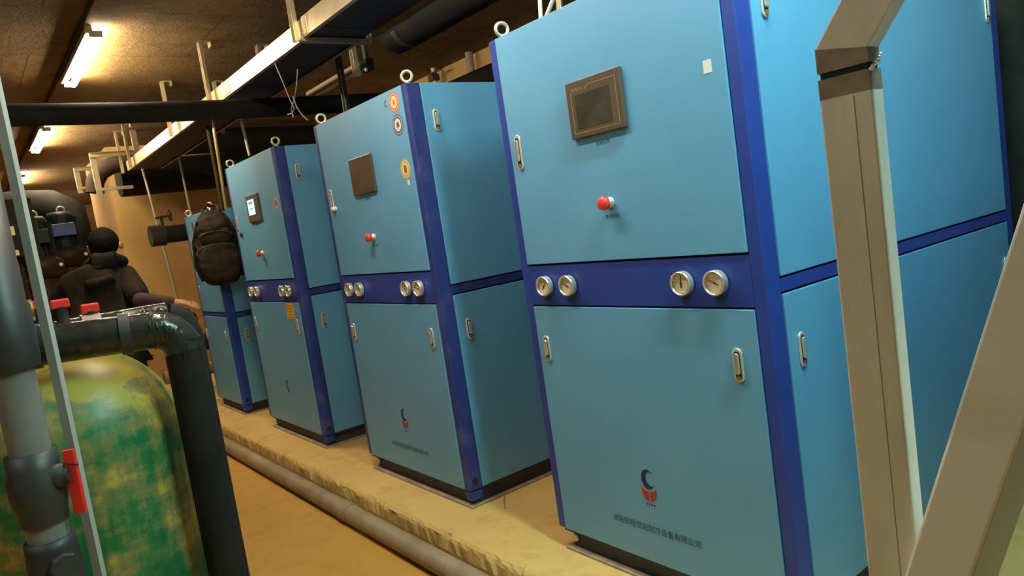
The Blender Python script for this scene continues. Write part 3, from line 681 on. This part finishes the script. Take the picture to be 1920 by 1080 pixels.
# white hoses rising from the top of the nearest cabinet
b0 = onx(1013, 34, 0.06)
hz = HP + H_ + 0.002
hs = thing('hose_pair', (0.06, b0.y, hz), 'pair of white plastic hoses rising from the top of the nearest cabinet', 'hose')
MB().tube([(0.06, b0.y, hz), (0.07, b0.y - 0.005, hz + 0.12), (0.09, b0.y, TZ)], 0.0065, 8).build('hose', 'cable_white', hs)
MB().tube([(0.062, b0.y - 0.01, hz), (0.065, b0.y - 0.10, hz + 0.09), (0.08, b0.y - 0.22, hz + 0.24), (0.10, b0.y - 0.25, TZ)], 0.0065, 8).build('hose', 'cable_white', hs)
MB().tube([(0.12, b0.y - 0.03, hz), (0.12, b0.y - 0.05, TZ)], 0.011, 8).build('hose', 'brass', hs)

# ------------------------------------------------------------------ pipe with flange and hand wheels beside the far cabinet
def hand_wheel(c, axis, R, parent):
    wmb = MB().torus(c, axis, R, R * 0.13, 22, 8); wh = wmb.build('hand_wheel', 'valve_iron', parent)
    a = Vector(axis).normalized(); up = Vector((0, 0, 1)) if abs(a.z) < 0.9 else Vector((1, 0, 0)); e1 = a.cross(up).normalized(); e2 = a.cross(e1)
    for k in range(3):
        t_ = 2 * PI * k / 3; d = e1 * math.cos(t_) + e2 * math.sin(t_)
        MB().tube([Vector(c), Vector(c) + d * R], R * 0.1, 6).build('spoke', 'valve_iron', wh)
    return wh
c = ony(285, 437, 6.0); e = ony(352, 435, 6.0)
q = thing('flanged_pipe', (c.x, 6.0, 0), 'capped black insulated pipe with a small hand wheel in front of the partition', 'pipe')
MB().tube([(c.x, 6.0, e.z), (1.4, 6.0, e.z)], 0.078, 18).build('pipe', 'insulation_black', q)
MB().tube([(c.x - 0.02, 6.0, e.z), (c.x + 0.10, 6.0, e.z)], 0.094, 18).build('end_cap', 'insulation_brown', q)
MB().box(0.5, 0.62, 5.94, 6.06, 0, e.z - 0.05).build('pipe_stand', 'tan_pipe', q)
s0 = ony(302, 408, 6.0); MB().tube([(s0.x, 6.0, e.z + 0.06), (s0.x, 6.0, s0.z)], 0.014, 8).build('valve_neck', 'valve_iron', q)
MB().tube([(s0.x - 0.05, 6.0, s0.z), (s0.x + 0.075, 6.0, s0.z + 0.01)], 0.010, 8).build('valve_stem', 'valve_iron', q)
hand_wheel((s0.x + 0.075, 6.0, s0.z + 0.01), (1, -0.6, 0.1), 0.045, q)
c = ony(385, 640, 5.75)
q = thing('low_pipe', (0.2, 5.75, 0), 'dark insulated pipe with a yellow tag and hand wheel behind the smallest cabinet', 'pipe')
MB().tube([(-0.12, 5.75, c.z), (1.6, 5.75, c.z)], 0.075, 18).build('pipe', 'insulation_brown', q)
MB().box(0.4, 0.5, 5.70, 5.80, HP, c.z - 0.05).build('pipe_stand', 'tan_pipe', q)
s0 = ony(362, 597, 5.75); MB().tube([(-0.08, 5.75, c.z + 0.05), (-0.08, 5.75, s0.z)], 0.016, 8).build('valve_neck', 'valve_iron', q)
MB().tube([(-0.10, 5.75, s0.z), (s0.x, 5.70, s0.z)], 0.010, 8).build('valve_stem', 'valve_iron', q)
hand_wheel((s0.x, 5.70, s0.z), (1, -0.7, 0.1), 0.050, q)
tg = ony(377, 600, 5.74); MB().box(tg.x - 0.012, tg.x + 0.012, 5.73, 5.745, tg.z - 0.02, tg.z + 0.02).build('tag', 'paper_yellow', q)
c = ony(380, 693, 6.3)
q = thing('low_pipe', (0.0, 6.3, 0), 'tan pipe lying low behind the smallest cabinet beneath the dark insulated one', 'pipe')
MB().tube([(-0.2, 6.3, c.z), (1.6, 6.3, c.z)], 0.06, 16).build('pipe', 'tan_pipe', q)
for x in (0.0, 1.2): MB().box(x, x + 0.08, 6.26, 6.34, HP, c.z - 0.05).build('pipe_stand', 'tan_pipe', q)

# ------------------------------------------------------------------ filter tanks
def tank(cx, cy, r, ztop, label, grp=None):
    t = thing('filter_tank', (cx, cy, 0), label, 'tank', grp)
    dome = 1.0 * r; prof = [(0.05, r * 0.80), (0.10, r * 0.96), (0.16, r)]
    zs = ztop - dome
    n = 16
    for i in range(n + 1):
        a = PI / 2 * i / n; prof.append((zs + dome * math.sin(a), r * math.cos(a) ** 0.97 if i < n else 0.0))
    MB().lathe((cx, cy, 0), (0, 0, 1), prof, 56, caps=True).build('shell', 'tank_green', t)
    MB().lathe((cx, cy, 0), (0, 0, 1), [(0, r * 0.92), (0.07, r * 0.92), (0.07, r * 0.7)], 40).build('foot_ring', 'pvc_dark', t)
    MB().lathe((cx, cy, ztop - 0.012), (0, 0, 1), [(0, 0.055), (0.02, 0.055), (0.02, 0.0)], 24).build('neck', 'pvc_dark', t)
    return t
tc_ = at(166, 900, 1.93)
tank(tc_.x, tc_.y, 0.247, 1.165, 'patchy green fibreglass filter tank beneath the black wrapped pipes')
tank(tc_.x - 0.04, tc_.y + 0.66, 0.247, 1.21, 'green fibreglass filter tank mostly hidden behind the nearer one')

# ------------------------------------------------------------------ black wrapped pipework over the tank
def arc_pts(p, d0, d1, r, n=8):
    """elbow at p: arrives along d0, leaves along d1"""
    p = Vector(p); d0 = Vector(d0).normalized(); d1 = Vector(d1).normalized(); c = p - d0 * r + d1 * r; out = []
    for i in range(n + 1):
        t_ = PI / 2 * i / n; out.append(c - d1 * (r * math.cos(t_)) + d0 * (r * math.sin(t_)))
    return out
ex = at(336, 612, 1.86); fx = at(392, 900, 1.86)
mw = thing('wrapped_pipe', (ex.x, ex.y, 0), 'shiny black film-wrapped pipe bending down over the green tank', 'pipe')
le = Vector((-1.56, 1.03, ex.z + 0.02)); d0 = (ex - le).normalized()
el = arc_pts(ex, d0, (0, 0, -1), 0.062)
MB().tube([le, le.lerp(ex, 0.5)] + el, 0.047, 24).build('horizontal_run', 'wrap_black', mw)
MB().tube([el[-1] + Vector((0, 0, 0.03)), (ex.x, ex.y, 0.6), (ex.x, ex.y, 0.012)], 0.0455, 24).build('down_run', 'insulation_black', mw)
MB().lathe((ex.x, ex.y, 0), (0, 0, 1), [(0, 0.075), (0.012, 0.075), (0.012, 0)], 20).build('floor_flange', 'pvc_dark', mw)
for f in (0.28, 0.72):
    p = le.lerp(ex, f); MB().tube([p - d0 * 0.012, p + d0 * 0.012], 0.0525, 24).build('collar', 'pvc_dark', mw)
# crumpled film around the elbow
mb = MB(); rnd = random.Random(3)
for k in range(9):
    base = el[min(8, k)]; pts = []
    for j in range(11):
        a = 2 * PI * j / 10; c = Vector((0, 0, 1)) * math.cos(a) + Vector((d0.y, -d0.x, 0)) * math.sin(a)
        pts.append(base + c * (0.0475 + rnd.uniform(0, 0.002)) + d0 * rnd.uniform(-0.006, 0.006))
    mb.tube(pts, 0.0022, 5)
mb.build('film_wrinkles', 'wrap_black', mw)
# second pipe behind it with three red-handled valves
yb2 = ex.y + 0.17
mv = thing('valve_manifold', (-1.35, yb2, 0), 'dark valve manifold with red tee handles behind the wrapped pipe', 'valves')
zv = at(150, 613, 2.05).z
MB().tube([(-1.62, yb2 + 0.02, zv), (-1.12, yb2, zv)], 0.036, 20).build('pipe', 'wrap_black', mv)
MB().tube([(-1.12, yb2, zv), (-1.085, yb2, zv - 0.015), (-1.07, yb2, zv - 0.06), (-1.07, yb2, 0.0)], 0.034, 16).build('down_run', 'insulation_black', mv)
for (u, v, dd) in ((168, 578, 2.0), (112, 570, 2.03), (70, 572, 2.06)):
    p = at(u, v, dd); y_ = yb2 + 0.01
    p = ony(u, v, y_); vb = MB().lathe((p.x, y_, zv), (0, 0, 1), [(0.0, 0.022), (0.030, 0.022), (0.034, 0.015), (p.z - zv - 0.008, 0.015)], 18).build('valve_body', 'insulation_black', mv)
    MB().box(p.x - 0.021, p.x + 0.021, y_ - 0.013, y_ + 0.013, p.z - 0.012, p.z + 0.012).build('valve_handle', 'red_plastic', vb, 0.004)
for x in (-1.30, -1.41):
    MB().tube([(x - 0.022, yb2 + 0.01, zv), (x + 0.022, yb2 + 0.01, zv)], 0.0405, 20).build('union_nut', 'chrome', mv)
p = ony(40, 585, yb2); MB().tube([(p.x - 0.02, yb2, p.z), (p.x + 0.025, yb2, p.z)], 0.028, 14).build('union_nut', 'brass', mv)

# ------------------------------------------------------------------ grey riser with a lever valve, thin strut
rx, ry = at(42, 780, 1.55).x, at(42, 780, 1.55).y
rp = thing('riser_pipe', (rx, ry, 0), 'grey plastic riser pipe with dark couplings and a red lever valve', 'pipe')
def rz(v, u=60): return at(u, v, 1.55).z
MB().tube([(rx, ry, 0.0), (rx, ry, CZ - 0.35)], 0.040, 24).build('pipe', 'pvc_grey', rp)
ztop0 = rz(690, 30)
MB().lathe((rx, ry, 0), (0, 0, 1), [(ztop0, 0.052), (ztop0 + 0.02, 0.056), (ztop0 + 0.13, 0.056), (ztop0 + 0.14, 0.050), (ztop0 + 0.40, 0.050), (ztop0 + 0.40, 0.04)], 28).build('coupling', 'pvc_dark', rp)
zv0, zv1 = rz(985, 75), rz(850, 50)
vb = MB().lathe((rx, ry, 0), (0, 0, 1), [(zv0, 0.047), (zv0 + 0.035, 0.049), (zv0 + 0.055, 0.055), (zv1 - 0.055, 0.056), (zv1 - 0.04, 0.050), (zv1, 0.050), (zv1, 0.04)], 28).build('valve_body', 'pvc_dark', rp)
zm = (zv0 + zv1) / 2 + 0.018; sd = Vector((MR.x, MR.y, 0)).normalized(); fw = Vector((sd.y, -sd.x, 0)) 
c0 = Vector((rx, ry, zm))
MB().lathe(c0, sd, [(0.03, 0.026), (0.062, 0.026), (0.066, 0.018), (0.078, 0.018)], 18).build('valve_bonnet', 'pvc_dark', vb)
lv = MB(); lc = c0 + sd * 0.081
lv.beam(lc + Vector((0, 0, 0.052)), lc + Vector((0, 0, -0.088)), 0.026, 0.010, sd); lv.build('lever', 'red_plastic', vb, 0.003)
ct = MB().tube([lc + sd * (0.015 * math.cos(a)) + Vector((0, -0.008 * math.sin(a), 0.022 - 0.004 * math.cos(a))) for a in [2 * PI * i / 16 for i in range(16)]], 0.0016, 6, closed=True); ct.build('cable_tie', 'cable_black', vb)
zq = rz(1015, 100)
cb = MB().lathe((rx, ry, 0), (0, 0, 1), [(zq - 0.16, 0.047), (zq - 0.10, 0.055), (zq - 0.02, 0.050), (zq, 0.049), (zq, 0.04)], 28).build('coupling', 'pvc_dark', rp)
MB().lathe(Vector((rx, ry, zq - 0.055)), (sd + fw * 0.8), [(0.03, 0.030), (0.064, 0.030), (0.066, 0.026), (0.066, 0.0)], 8, smooth=False).build('drain_plug', 'pvc_dark', cb)
# thin strut standing between floor and ceiling
p = at(72, 560, 1.60); sx, sy = p.x, p.y
st = thing('strut_post', (sx, sy, 0), 'thin grey galvanised strut standing from floor to ceiling before the tank', 'post')
MB().channel((sx, sy, 0.004), (sx, sy, CZ - 0.004), 0.0195, 0.016, (MR.x, MR.y, 0), 0.002).build('channel', 'galvanised_grey', st)
MB().box(sx - 0.03, sx + 0.03, sy - 0.03, sy + 0.03, 0, 0.004).build('foot_plate', 'galvanised_grey', st)
MB().box(sx - 0.03, sx + 0.03, sy - 0.03, sy + 0.03, CZ - 0.004, CZ).build('head_plate', 'galvanised_grey', st)

# ------------------------------------------------------------------ machinery in the dark far corner
def motor_pump(c, s, label, body, plate):
    t = thing('pump_motor', (c.x, c.y, 0), label, 'pump')
    MB().lathe((c.x, c.y, 0), (0, 0, 1), [(0, 0.16 * s), (0.05, 0.16 * s), (0.05, 0.11 * s), (c.z - 0.30 * s, 0.11 * s)], 20).build('pump_column', 'pump_red', t)
    MB().lathe((c.x, c.y, c.z), (0, 0, 1), [(-0.30 * s, 0.09 * s), (-0.24 * s, 0.17 * s), (-0.16 * s, 0.17 * s), (-0.12 * s, 0.12 * s)], 24).build('volute', 'pump_red', t)
    mb = MB().lathe((c.x, c.y, c.z), (0, 0, 1), [(-0.12 * s, 0.11 * s), (0.16 * s, 0.11 * s), (0.20 * s, 0.09 * s), (0.20 * s, 0)], 24)
    for k in range(16):
        a = 2 * PI * k / 16; mb.beam((c.x + 0.115 * s * math.cos(a), c.y + 0.115 * s * math.sin(a), c.z - 0.11 * s), (c.x + 0.115 * s * math.cos(a), c.y + 0.115 * s * math.sin(a), c.z + 0.15 * s), 0.03 * s, 0.008, (math.cos(a), math.sin(a), 0))
    mb.build('motor', body, t)
    MB().box(c.x - 0.09 * s, c.x + 0.09 * s, c.y - 0.17 * s, c.y - 0.10 * s, c.z - 0.02 * s, c.z + 0.09 * s).build('terminal_box', plate, t, 0.006)
    MB().torus((c.x + 0.02, c.y, c.z + 0.22 * s), (0, 1, 0), 0.03 * s, 0.008 * s, 16, 6).build('lifting_ring', 'steel_dull', t)
    for k in (-1, 1): MB().lathe((c.x + 0.13 * s * k, c.y - 0.12 * s, c.z - 0.2 * s), (0, -1, 0), [(0, 0.016), (0.02, 0.016), (0.02, 0)], 6, smooth=False).build('bolt', 'steel_dull', t)
motor_pump(ony(118, 440, 6.6), 1.0, 'upright pump motor with a blue terminal box behind the standing person', 'pump_green', 'nameplate_blue')
motor_pump(ony(66, 455, 6.2), 1.05, 'dark upright pump motor left of the one with the blue box', 'pump_green', 'pump_green')
# thick black elbow above them
c = ony(112, 388, 7.0)
pipe_obj('insulated_elbow', [(c.x - 1.4, 7.3, c.z + 0.02), (c.x - 0.25, 7.25, c.z + 0.02), (c.x - 0.05, 7.2, c.z), (c.x + 0.04, 7.1, c.z - 0.06), (c.x + 0.05, 7.1, c.z - 0.3), (c.x + 0.05, 7.1, 0.0)], 0.19, 'insulation_black', 'very thick dark insulated pipe elbow above the pump motors')
c = ony(20, 430, 5.6)
q = thing('switch_box', (c.x, 5.6, 0), 'dark switch box on a stand with pale labels behind the thin strut', 'box')
MB().box(c.x - 0.16, c.x + 0.16, 5.55, 5.75, c.z - 0.22, c.z + 0.22).build('box_body', 'insulation_black', q, 0.008)
MB().box(c.x - 0.03, c.x + 0.03, 5.62, 5.68, 0, c.z - 0.22).build('stand', 'insulation_black', q)
for (u, v, a, b) in ((20, 433, 0.024, 0.034), (31, 474, 0.016, 0.020), (3, 448, 0.012, 0.02)):
    p = ony(u, v, 5.546); MB().box(p.x - a, p.x + a, 5.544, 5.552, p.z - b, p.z + b).build('label', 'sticker_cream', q)
c = ony(42, 560, 5.3); d = ony(34, 490, 5.3)
pipe_obj('copper_pipe', [(c.x, 5.3, 0.0), (c.x, 5.3, d.z)], 0.022, 'tan_pipe', 'short tan vertical pipe between the strut and the pump motors')
# long horizontal black pipe at the far left, low
c = ony(90, 505, 7.4)
o = MB().box(c.x - 0.32, c.x + 0.34, 7.4, 7.7, 0.0, c.z + 0.05).build('concrete_block', 'wall_concrete')
tag(o, 'squat concrete block standing behind the pump motors', 'block')

# ------------------------------------------------------------------ backpack on the smallest cabinet
def backpack():
    wd = Vector((0.966, -0.26, 0)); dd = Vector((-0.26, -0.966, 0)); up = Vector((0, 0, 1))
    c = ony(407, 462, 4.47)
    t = thing('backpack', (c.x, c.y, c.z - 0.29), 'dark brown backpack hanging by its loop from a lifting eye on the smallest cabinet', 'backpack')
    def L(a, b, h): return c + wd * a + dd * b + up * h
    def blob(name, o, hw, hh, hd, m, seed, p, taper=0.25, bottom=0.0, e=2.6, n=26, k=24, wr=0.02):
        rr = random.Random(seed); ph = [rr.uniform(0, 6) for _ in range(6)]; rings = []
        for i in range(k + 1):
            t_ = -PI / 2 + PI * i / k; v = math.sin(t_); s = abs(math.cos(t_)) ** 0.5; s *= 1 - taper * max(0, v) ** 1.4 - bottom * max(0, -v); ring = []
            for j in range(n):
                a = 2 * PI * j / n; ca, sa = math.cos(a), math.sin(a); q = (abs(ca) ** e + abs(sa) ** e) ** (-1 / e)
                wv = 1 + wr * (math.sin(5 * a + ph[0] + 4 * v) + math.sin(9 * v + ph[1] + 2 * a) + 0.8 * math.sin(15 * v + ph[2] - 3 * a))
                ring.append(L(o[0] + hw * s * q * ca * wv, o[1] + hd * s * q * sa * wv, o[2] + hh * v))
            rings.append(ring)
        return MB().ring_sweep(rings).build(name, m, p, subsurf=1)
    blob('bag_body', (0, 0, -0.01), 0.165, 0.275, 0.085, 'cloth_bag', 1, t, 0.30, -0.02, wr=0.016)
    pk = blob('front_pocket', (0.01, 0.062, -0.105), 0.140, 0.150, 0.055, 'cloth_bag', 2, t, 0.10, wr=0.022)
    blob('top_flap', (-0.01, 0.03, 0.13), 0.125, 0.105, 0.078, 'cloth_bag', 3, t, 0.35, wr=0.024)
    blob('upper_pocket', (0.005, 0.075, 0.075), 0.115, 0.060, 0.035, 'cloth_bag', 4, t, 0.1, wr=0.03)
    MB().tube([L(-0.135 - 0.012 * math.sin(3 * k_), 0.055, 0.19 - 0.032 * k_) for k_ in range(9)], 0.007, 6).build('piping', 'bag_trim', t)
    MB().tube([L(0.115 * math.cos(a), 0.110, 0.062 + 0.045 * math.sin(a)) for a in [PI * i / 14 for i in range(15)]], 0.005, 6).build('zip', 'cable_black', t)
    MB().tube([L(0.125 * math.cos(a), 0.118, -0.02 + 0.035 * math.sin(a)) for a in [PI * i / 12 for i in range(13)]], 0.005, 6).build('zip', 'cable_black', pk)
    eb = Vector((0.030, Y4 + 0.030, HP + 1.582 + 0.040))
    MB().tube([L(-0.05, -0.01, 0.235), L(-0.055, -0.02, 0.275), eb + Vector((-0.03, -0.06, 0.0)), eb + Vector((0.0, -0.006, -0.012)), eb + Vector((0.03, -0.06, -0.01)), L(0.06, -0.02, 0.26), L(0.04, -0.01, 0.225)], 0.011, 8).build('loop', 'cloth_bag', t)
    for s in (-1, 1): MB().tube([L(s * 0.10, 0.07, 0.19), L(s * 0.150, 0.055, 0.05), L(s * 0.165, 0.045, -0.12), L(s * 0.135, 0.03, -0.235)], 0.011, 8).build('strap', 'cloth_black', t)
    MB().tube([L(-0.02, 0.05, -0.25), L(-0.018, 0.05, -0.335)], 0.006, 6).build('strap_end', 'cloth_black', t)
backpack()

# ------------------------------------------------------------------ the person
def skin(name, nodes, edges, m, parent, sub=2, root=0):
    me = bpy.data.meshes.new(name); vs_ = [Vector(n[:3]) for n in nodes]
    c = Vector((0, 0, 0)); me.from_pydata(vs_, edges, []); me.materials.append(MAT[m])
    o = bpy.data.objects.new(name, me); COL.objects.link(o)
    pw = Vector((0, 0, 0)); q = parent
    while q: pw += q.location; q = q.parent
    o.parent = parent; o.location = -pw
    o.modifiers.new('skin', 'SKIN')
    if not me.skin_vertices: me.skin_vertices.new()
    sv = me.skin_vertices[0].data
    for i, n in enumerate(nodes):
        r = n[3]; sv[i].radius = (r, r) if not isinstance(r, tuple) else r
        sv[i].use_root = (i == root)
    # bake so that the surface is plain geometry
    ss = o.modifiers.new('sub', 'SUBSURF'); ss.levels = sub; ss.render_levels = sub
    bpy.context.view_layer.update()
    dg = bpy.context.evaluated_depsgraph_get(); nm = bpy.data.meshes.new_from_object(o.evaluated_get(dg))
    o.modifiers.clear(); o.data = nm; bpy.data.meshes.remove(me); nm.name = name
    if not nm.materials: nm.materials.append(MAT[m])
    nm.polygons.foreach_set('use_smooth', [True] * len(nm.polygons))
    # centre the origin
    lo = Vector([min(v.co[i] for v in nm.vertices) for i in range(3)]); hi = Vector([max(v.co[i] for v in nm.vertices) for i in range(3)]); c = (lo + hi) / 2
    nm.transform(Matrix.Translation(-c)); o.location = c - pw
    return o
def person():
    hp_ = at(192, 455, 5.0)
    bx, by = hp_.x, hp_.y
    yaw = math.radians(74); fwd = Vector((math.cos(yaw), math.sin(yaw), 0)); rt = Vector((fwd.y, -fwd.x, 0))
    def P(r, f, z):
        if z < 1.43: r -= 0.055 * min(1, (1.43 - z) / 0.10)
        return (bx + rt.x * r + fwd.x * f, by + rt.y * r + fwd.y * f, z)
    t = thing('person', (bx, by, 0), 'person in a dark hooded jacket seen from behind, reaching out one hand', 'person')
    hand = at(356, 570, 4.95); el = at(262, 562, 4.86)
    hv = Vector((hand.x, hand.y, hand.z)); ev = Vector((el.x, el.y, el.z)); dirh = (hv - ev).normalized()
    upv = Vector((0, 0, 1)); sdv = dirh.cross(upv).normalized()
    N = []; E = []
    def add(p, r, par=None):
        N.append((p[0], p[1], p[2], r)); i = len(N) - 1
        if par is not None: E.append((par, i))
        return i
    pel = add(P(0, 0, 0.92), 0.135)
    sp = add(P(0, 0.0, 1.10), 0.125, pel); ch = add(P(0, 0.01, 1.26), 0.135, sp); ub = add(P(0, 0.0, 1.36), 0.085, ch)
    nk = add(P(0, 0.03, 1.445), 0.055, ub)
    hb = add(P(0, 0.055, 1.50), 0.070, nk); hc = add(P(0, 0.06, 1.555), 0.088, hb); ht = add(P(0, 0.055, 1.605), 0.082, hc); add(P(0, 0.05, 1.642), 0.052, ht)
    cn = add(P(0.006, 0.125, 1.475), 0.030, hb)
    # arms
    def arm(sx, elb, wr, hand_dir, open_):
        s = add(P(sx * 0.17, 0.0, 1.315), 0.055, ub); e = add(elb, 0.044, s); w_ = add(wr, 0.029, e)
        d = hand_dir.normalized(); sd_ = d.cross(Vector((0, 0, 1))).normalized(); dn = Vector((0, 0, -1))
        w3 = Vector(wr)
        pm = add(w3 + d * 0.045, (0.034, 0.020), w_); pk_ = add(w3 + d * 0.085, (0.036, 0.017), pm)
        acr = (dn * 0.4 + sd_ * 0.9).normalized()
        for k, (off, L) in enumerate(((-0.033, 0.066), (-0.011, 0.076), (0.011, 0.071), (0.032, 0.056))):
            a0 = w3 + d * 0.092 + acr * off; b_ = add(a0, 0.0095, pk_)
            c1 = a0 + d * L * 0.5 + dn * L * 0.12; c1i = add(c1, 0.0088, b_)
            c2 = c1 + d * L * 0.28 + dn * L * 0.30; add(c2, 0.0075, c1i)
        th = w3 + d * 0.035 - acr * 0.036; t1 = add(th, 0.012, pm); t2 = add(th + d * 0.035 - acr * 0.012 + dn * 0.01, 0.0105, t1); add(th + d * 0.060 - acr * 0.008 + dn * 0.022, 0.0085, t2)
        return s, e, w_
    arm(1, ev, hv - dirh * 0.09, dirh, True)
    le_ = Vector(P(-0.34, 0.06, 1.09)); lw = Vector(P(-0.27, 0.30, 1.05))
    arm(-1, le_, lw, (lw - le_), True)
    # legs
    for s in (-1, 1):
        h = add(P(s * 0.095, 0, 0.86), 0.092, pel); k = add(P(s * 0.105, 0.02, 0.48), 0.060, h); a = add(P(s * 0.11, -0.02, 0.10), 0.042, k); add(P(s * 0.12, 0.10, 0.045), 0.036, a)
    skin('body', N, E, 'skin', t, 2, 0)
    # jacket: torso and sleeves
    N.clear(); E.clear()
    b0 = add(P(0, 0, 0.74), (0.21, 0.165)); b1 = add(P(0, 0, 0.90), (0.20, 0.165), b0); b2 = add(P(0, -0.005, 1.08), (0.205, 0.17), b1)
    b3 = add(P(0, -0.01, 1.24), (0.205, 0.165), b2); b4 = add(P(0, -0.005, 1.37), (0.155, 0.13), b3); add(P(0, 0.015, 1.43), (0.10, 0.095), b4)
    s = add(P(0.165, 0.0, 1.305), 0.098, b3); m1 = add(Vector(P(0.165, 0, 1.305)).lerp(ev, 0.5), 0.086, s); e_ = add(ev + dirh * 0.01, 0.068, m1)
    s = add(P(-0.195, 0.0, 1.30), 0.105, b3); m1 = add(Vector(P(-0.20, 0.0, 1.30)).lerp(le_, 0.5), 0.095, s); e_ = add(le_, 0.082, m1); add(lw, 0.052, e_)
    skin('jacket', N, E, 'cloth_black', t, 2, 1)
    N.clear(); E.clear()
    a_ = add(ev - dirh * 0.05, 0.060); b_ = add(ev.lerp(hv, 0.35), 0.047, a_); c_ = add(ev.lerp(hv, 0.6), 0.042, b_); add(hv - dirh * 0.085, 0.038, c_)
    skin('sleeve', N, E, 'cloth_purple', t, 2, 0)
    # hood gathered round the neck
    N.clear(); E.clear(); prev = None
    for i in range(9):
        a = PI * (-0.08 + 1.16 * i / 8); rr = 0.105
        prev = add(P(rr * 1.05 * math.cos(a), 0.03 - rr * 1.02 * math.sin(a), 1.418 + 0.026 * math.sin(a)), 0.036 + 0.022 * math.sin(a) ** 2, prev)
    skin('hood', N, E, 'cloth_black', t, 2, 4)
    N.clear(); E.clear()
    q1 = add(P(0.10, -0.135, 1.33), (0.050, 0.035)); q2 = add(P(0.03, -0.155, 1.29), (0.06, 0.04), q1); add(P(-0.08, -0.145, 1.31), (0.05, 0.035), q2)
    skin('hood_fold', N, E, 'cloth_black', t, 2, 1)
    # trousers and shoes
    N.clear(); E.clear()
    p0 = add(P(0, 0, 0.90), (0.16, 0.13)); p1 = add(P(0, 0, 0.82), (0.15, 0.12), p0)
    for s_ in (-1, 1):
        h = add(P(s_ * 0.098, 0, 0.72), 0.098, p1); k = add(P(s_ * 0.106, 0.02, 0.46), 0.077, h); add(P(s_ * 0.11, -0.015, 0.07), 0.066, k)
    skin('trousers', N, E, 'trouser', t, 2, 0)
    for s_ in (-1, 1):
        N.clear(); E.clear()
        a = add(P(s_ * 0.11, -0.06, 0.048), 0.044); b = add(P(s_ * 0.115, 0.06, 0.046), 0.046, a); add(P(s_ * 0.122, 0.16, 0.038), 0.036, b)
        skin('shoe', N, E, 'shoe', t, 2, 1)
    # hair cap: ellipsoid cut along the hairline
    hc3 = Vector(P(0, 0.052, 1.572)); rings = []
    for i in range(15):
        t_ = PI * i / 14; ring = []
        for j in range(28):
            a = 2 * PI * j / 28; dr, df = math.cos(a), math.sin(a)
            zz = math.cos(t_); s_ = math.sin(t_)
            lim = -0.82 if df < 0.05 else (-0.82 + (df - 0.05) * 1.5)
            if zz < lim: zz = lim; s_ = math.sqrt(max(0, 1 - lim * lim)) * (0.86 if t_ > 2.6 else 1)
            k_ = 1 + 0.012 * math.sin(9 * a + 5 * t_)
            ring.append(hc3 + rt * (0.098 * s_ * dr * k_) + fwd * (0.112 * s_ * df * k_) + Vector((0, 0, 0.106 * zz)))
        rings.append(ring)
    MB().ring_sweep(rings).build('hair', 'hair', t, subsurf=1)
    for s_ in (-1, 1):
        e0 = Vector(P(s_ * 0.094, 0.065, 1.535)); 
        MB().lathe(e0, rt * s_ - fwd * 0.35, [(0, 0.022), (0.010, 0.028), (0.014, 0.024), (0.014, 0.0)], 14).build('ear', 'skin', t)
        # eyes and spectacle lenses on the far side of the head
        MB().lathe(Vector(P(s_ * 0.032, 0.138, 1.548)), fwd, [(-0.01, 0.013), (0.002, 0.011), (0.004, 0.0)], 12).build('eye', 'paper_white', t)
        MB().torus(P(s_ * 0.034, 0.158, 1.548), fwd, 0.021, 0.0022, 20, 6).build('spectacle_rim', 'lens', t)
        MB().tube([P(s_ * 0.055, 0.156, 1.552), P(s_ * 0.094, 0.12, 1.552), P(s_ * 0.098, 0.06, 1.552)], 0.0026, 6).build('spectacle_arm', 'lens', t)
    MB().lathe(P(0, 0.125, 1.545), (fwd + Vector((0, 0, -0.9))), [(0, 0.008), (0.03, 0.014), (0.042, 0.013), (0.046, 0.0)], 12).build('nose', 'skin', t)
    MB().tube([P(-0.024, 0.136, 1.483), P(0, 0.146, 1.482), P(0.024, 0.136, 1.483)], [0.003, 0.006, 0.003], 8).build('mouth', 'sticker_red', t)
person()

# ------------------------------------------------------------------ scraps on the plinth
def scrap(u, v, pts, m, name, label, cat, lift=0.0006, th=0.003):
    p = onz(u, v, HP); mb = MB().prism([(p.x + a, p.y + b, HP + lift) for a, b in pts], (0, 0, th))
    return tag(mb.build(name, m), label, cat)
scrap(402, 752, ((-0.04, -0.05), (0.03, -0.03), (0.04, 0.03), (0.0, 0.06), (-0.03, 0.02)), 'paper_white', 'paper_scrap', 'crumpled pale paper scrap by the corner of the smallest cabinet', 'scrap', th=0.02)
scrap(537, 817, ((-0.03, -0.06), (0.0, -0.05), (0.02, 0.05), (0.0, 0.06)), 'wood_chip', 'wood_chip', 'pale wood chip on the plinth before the lit-screen cabinet', 'chip')
scrap(417, 770, ((-0.03, -0.05), (0.01, -0.04), (0.03, 0.05), (-0.01, 0.04)), 'wood_chip', 'wood_chip', 'pale wood chip on the plinth before the smallest cabinet', 'chip')
p = onz(945, 945, HP)
tag(MB().tube([(p.x - 0.03, p.y - 0.05, HP + 0.003), (p.x, p.y, HP + 0.003), (p.x + 0.05, p.y + 0.06, HP + 0.003)], 0.0022, 6).build('twig', 'tan_pipe'), 'thin dark twig lying on the plinth between the two nearest cabinets', 'twig')
